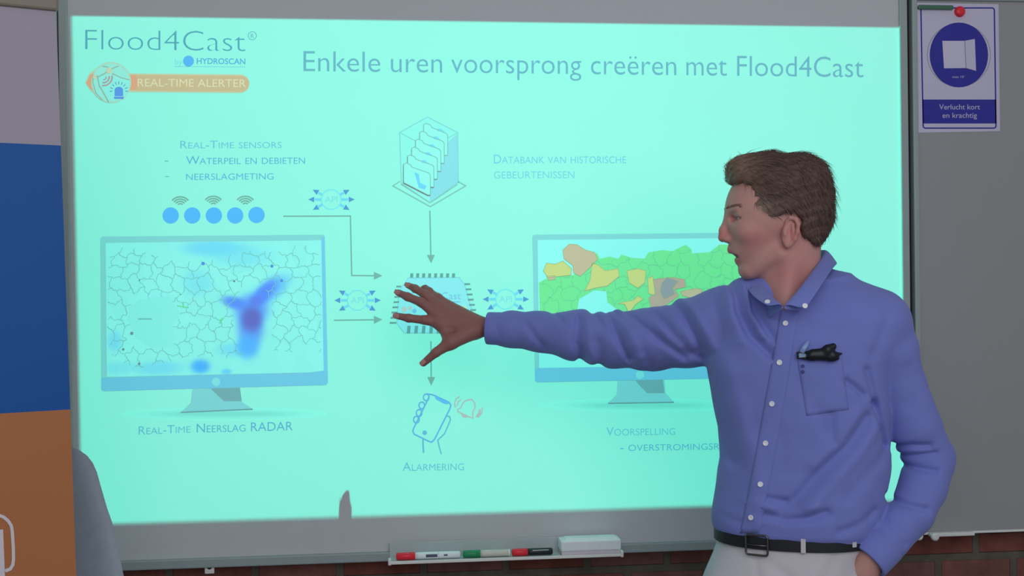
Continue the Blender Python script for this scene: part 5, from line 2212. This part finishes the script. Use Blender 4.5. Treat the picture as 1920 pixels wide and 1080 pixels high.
def bstrip(name, px, y0, y1, wpx, off, mat, parent, bvh):
    """upright strap in front of the belt"""
    bm = bmesh.new()
    l, n = hit(px, 0.5 * (y0 + y1) if bvh is BBV else y0, bvh)
    if l is None:
        return
    n = Vector((n.x, n.y, 0)).normalized()
    x = n.cross(Vector((0, 0, 1)))
    d = (l - CV).dot(Vector(CF))
    h = (y1 - y0) * d / FPX
    w = wpx * d / FPX
    zc = at(px, 0.5 * (y0 + y1), l.y)[2]
    c = Vector((l.x, l.y, zc))
    vs = box_bm(bm, (-w / 2, -0.001, -h / 2), (w / 2, 0.001, h / 2), 0.0006)
    R3 = Matrix((x, n, Vector((0, 0, 1)))).transposed()
    for v in bm.verts:
        v.co = R3 @ v.co + c + n * off
    return link(name, bm_to(bm, name), parent, mat)


bstrip('belt_loop', 1506, 1003, 1037, 9, 0.0016, m_tro, TR, BBV)
bstrip('belt_loop', 1601, 998, 1026, 9, 0.0016, m_tro, TR, BBV)
# buckle: rounded frame and prong
l, n = hit(1420, 1021.5, BBV)
n = Vector((n.x, n.y, 0)).normalized()
x = n.cross(Vector((0, 0, 1)))
bm = bmesh.new()
hwb, hhb = 0.021, 0.0185
loop = rr_pts([(-hwb, -hhb), (hwb, -hhb), (hwb, hhb), (-hwb, hhb)], 0.006, 5)
ring = [l + n * 0.0035 + x * a + Vector((0, 0, 1)) * b_ for a, b_ in loop]
nr = len(ring)
RR = []
for i in range(nr):
    t_ = (ring[(i + 1) % nr] - ring[i - 1]).normalized()
    s_ = t_.cross(n)
    RR.append([bm.verts.new(ring[i] + (s_ * math.cos(2 * math.pi * k / 8) + n * math.sin(2 * math.pi * k / 8)) * 0.0021) for k in range(8)])
for i in range(nr):
    a, b_ = RR[i], RR[(i + 1) % nr]
    for k in range(8):
        bm.faces.new((a[k], a[(k + 1) % 8], b_[(k + 1) % 8], b_[k])).smooth = True
BK = link('buckle', bm_to(bm, 'buckle'), BELT, m_metal)
bm = bmesh.new()
tube_bm(bm, [l + n * 0.003 - x * hwb, l + n * 0.0045, l + n * 0.0045 + x * hwb], [0.0018, 0.0016, 0.0014], 8)
link('buckle_prong', bm_to(bm, 'buckle_prong'), BELT, m_metal)
TBV = BVHTree.FromPolygons([v.co for v in TME.vertices], [p.vertices for p in TME.polygons])
bstrip('belt_strap', 1381, 1016, 1046, 9, 0.004, m_belt, BELT, BBV)

# small dark stitched marks under the pocket edge
m_mark = pbr('navy_thread', shown((52, 54, 104)), rough=0.8, vary=0.1)
for p in ((1505.5, 686.5), (1505.5, 697)):
    l, n = smooth_hit(*p)
    lathe('stitched_mark', l + n * 0.0022, n, [(0, 0.0032), (0.0006, 0.0034), (0.0010, 0.0028)], m_mark, SH, 10)

# eyeglasses folded in the chest pocket
m_frame = pbr('dark_frame', (0.010, 0.010, 0.013), rough=0.4, spec=0.4, vary=0.1)
m_lens = pbr('grey_blue_lens', shown((96, 122, 150)), rough=0.15, spec=0.6, vary=0.05)
m_temple = pbr('blue_clear_temple', shown((100, 120, 168)), rough=0.3, spec=0.5, vary=0.05)


def gp_(px, py, o=0.010):
    l, n = smooth_hit(px, py, None, 8)
    return np.array(l + n * o)


gl_ = Solid()
gl_.add(cone(gp_(1521, 667), gp_(1560, 668), 0.0085, 0.0090), 0)
gl_.add(cone(gp_(1524, 661), gp_(1548, 660), 0.0060, 0.0075), 0.006)
gl_.add(cone(gp_(1551, 655, 0.012), gp_(1560, 651, 0.012), 0.0085, 0.0060), 0.008)
gl_.add(cone(gp_(1560, 666, 0.012), gp_(1575, 663, 0.012), 0.0060, 0.0016), 0.004)
gl_.add(cone(gp_(1555, 672, 0.011), gp_(1568, 672, 0.011), 0.0055, 0.0030), 0.004)
gl_.add(cone(gp_(1498, 661), gp_(1524, 661), 0.0016, 0.0030), 0.003)
gl_.add(cone(gp_(1497, 671), gp_(1524, 674), 0.0016, 0.0028), 0.003)
gl_.add(cone(gp_(1495, 662), gp_(1497, 671), 0.0016, 0.0016), 0.003)
ac = np.array([gp_(1495, 650), gp_(1580, 680), gp_(1550, 645)])
GME = keep_main(gl_.mesh(ac.min(0) - 0.02, ac.max(0) + 0.02, 0.0012, 'eyeglasses'))
EG = link('eyeglasses', GME, None, m_frame)
tag(EG, "dark folded eyeglasses sticking out of the man's chest pocket", 'glasses')
bm = bmesh.new()
a, b_ = gp_(1499, 666, 0.009), gp_(1517, 667, 0.009)
box_bm(bm, (-0.0095, -0.001, -0.0042), (0.0095, 0.001, 0.0042), 0.0008)
c = Vector((a + b_) / 2)
for v in bm.verts:
    v.co += c
link('lens', bm_to(bm, 'lens'), EG, m_lens)
bm = bmesh.new()
tube_bm(bm, [gp_(1504, 662, 0.009), gp_(1510, 651, 0.008), gp_(1516, 641, 0.005)], [0.0055, 0.0052, 0.0035], 10)
link('temple', bm_to(bm, 'temple'), EG, m_temple)
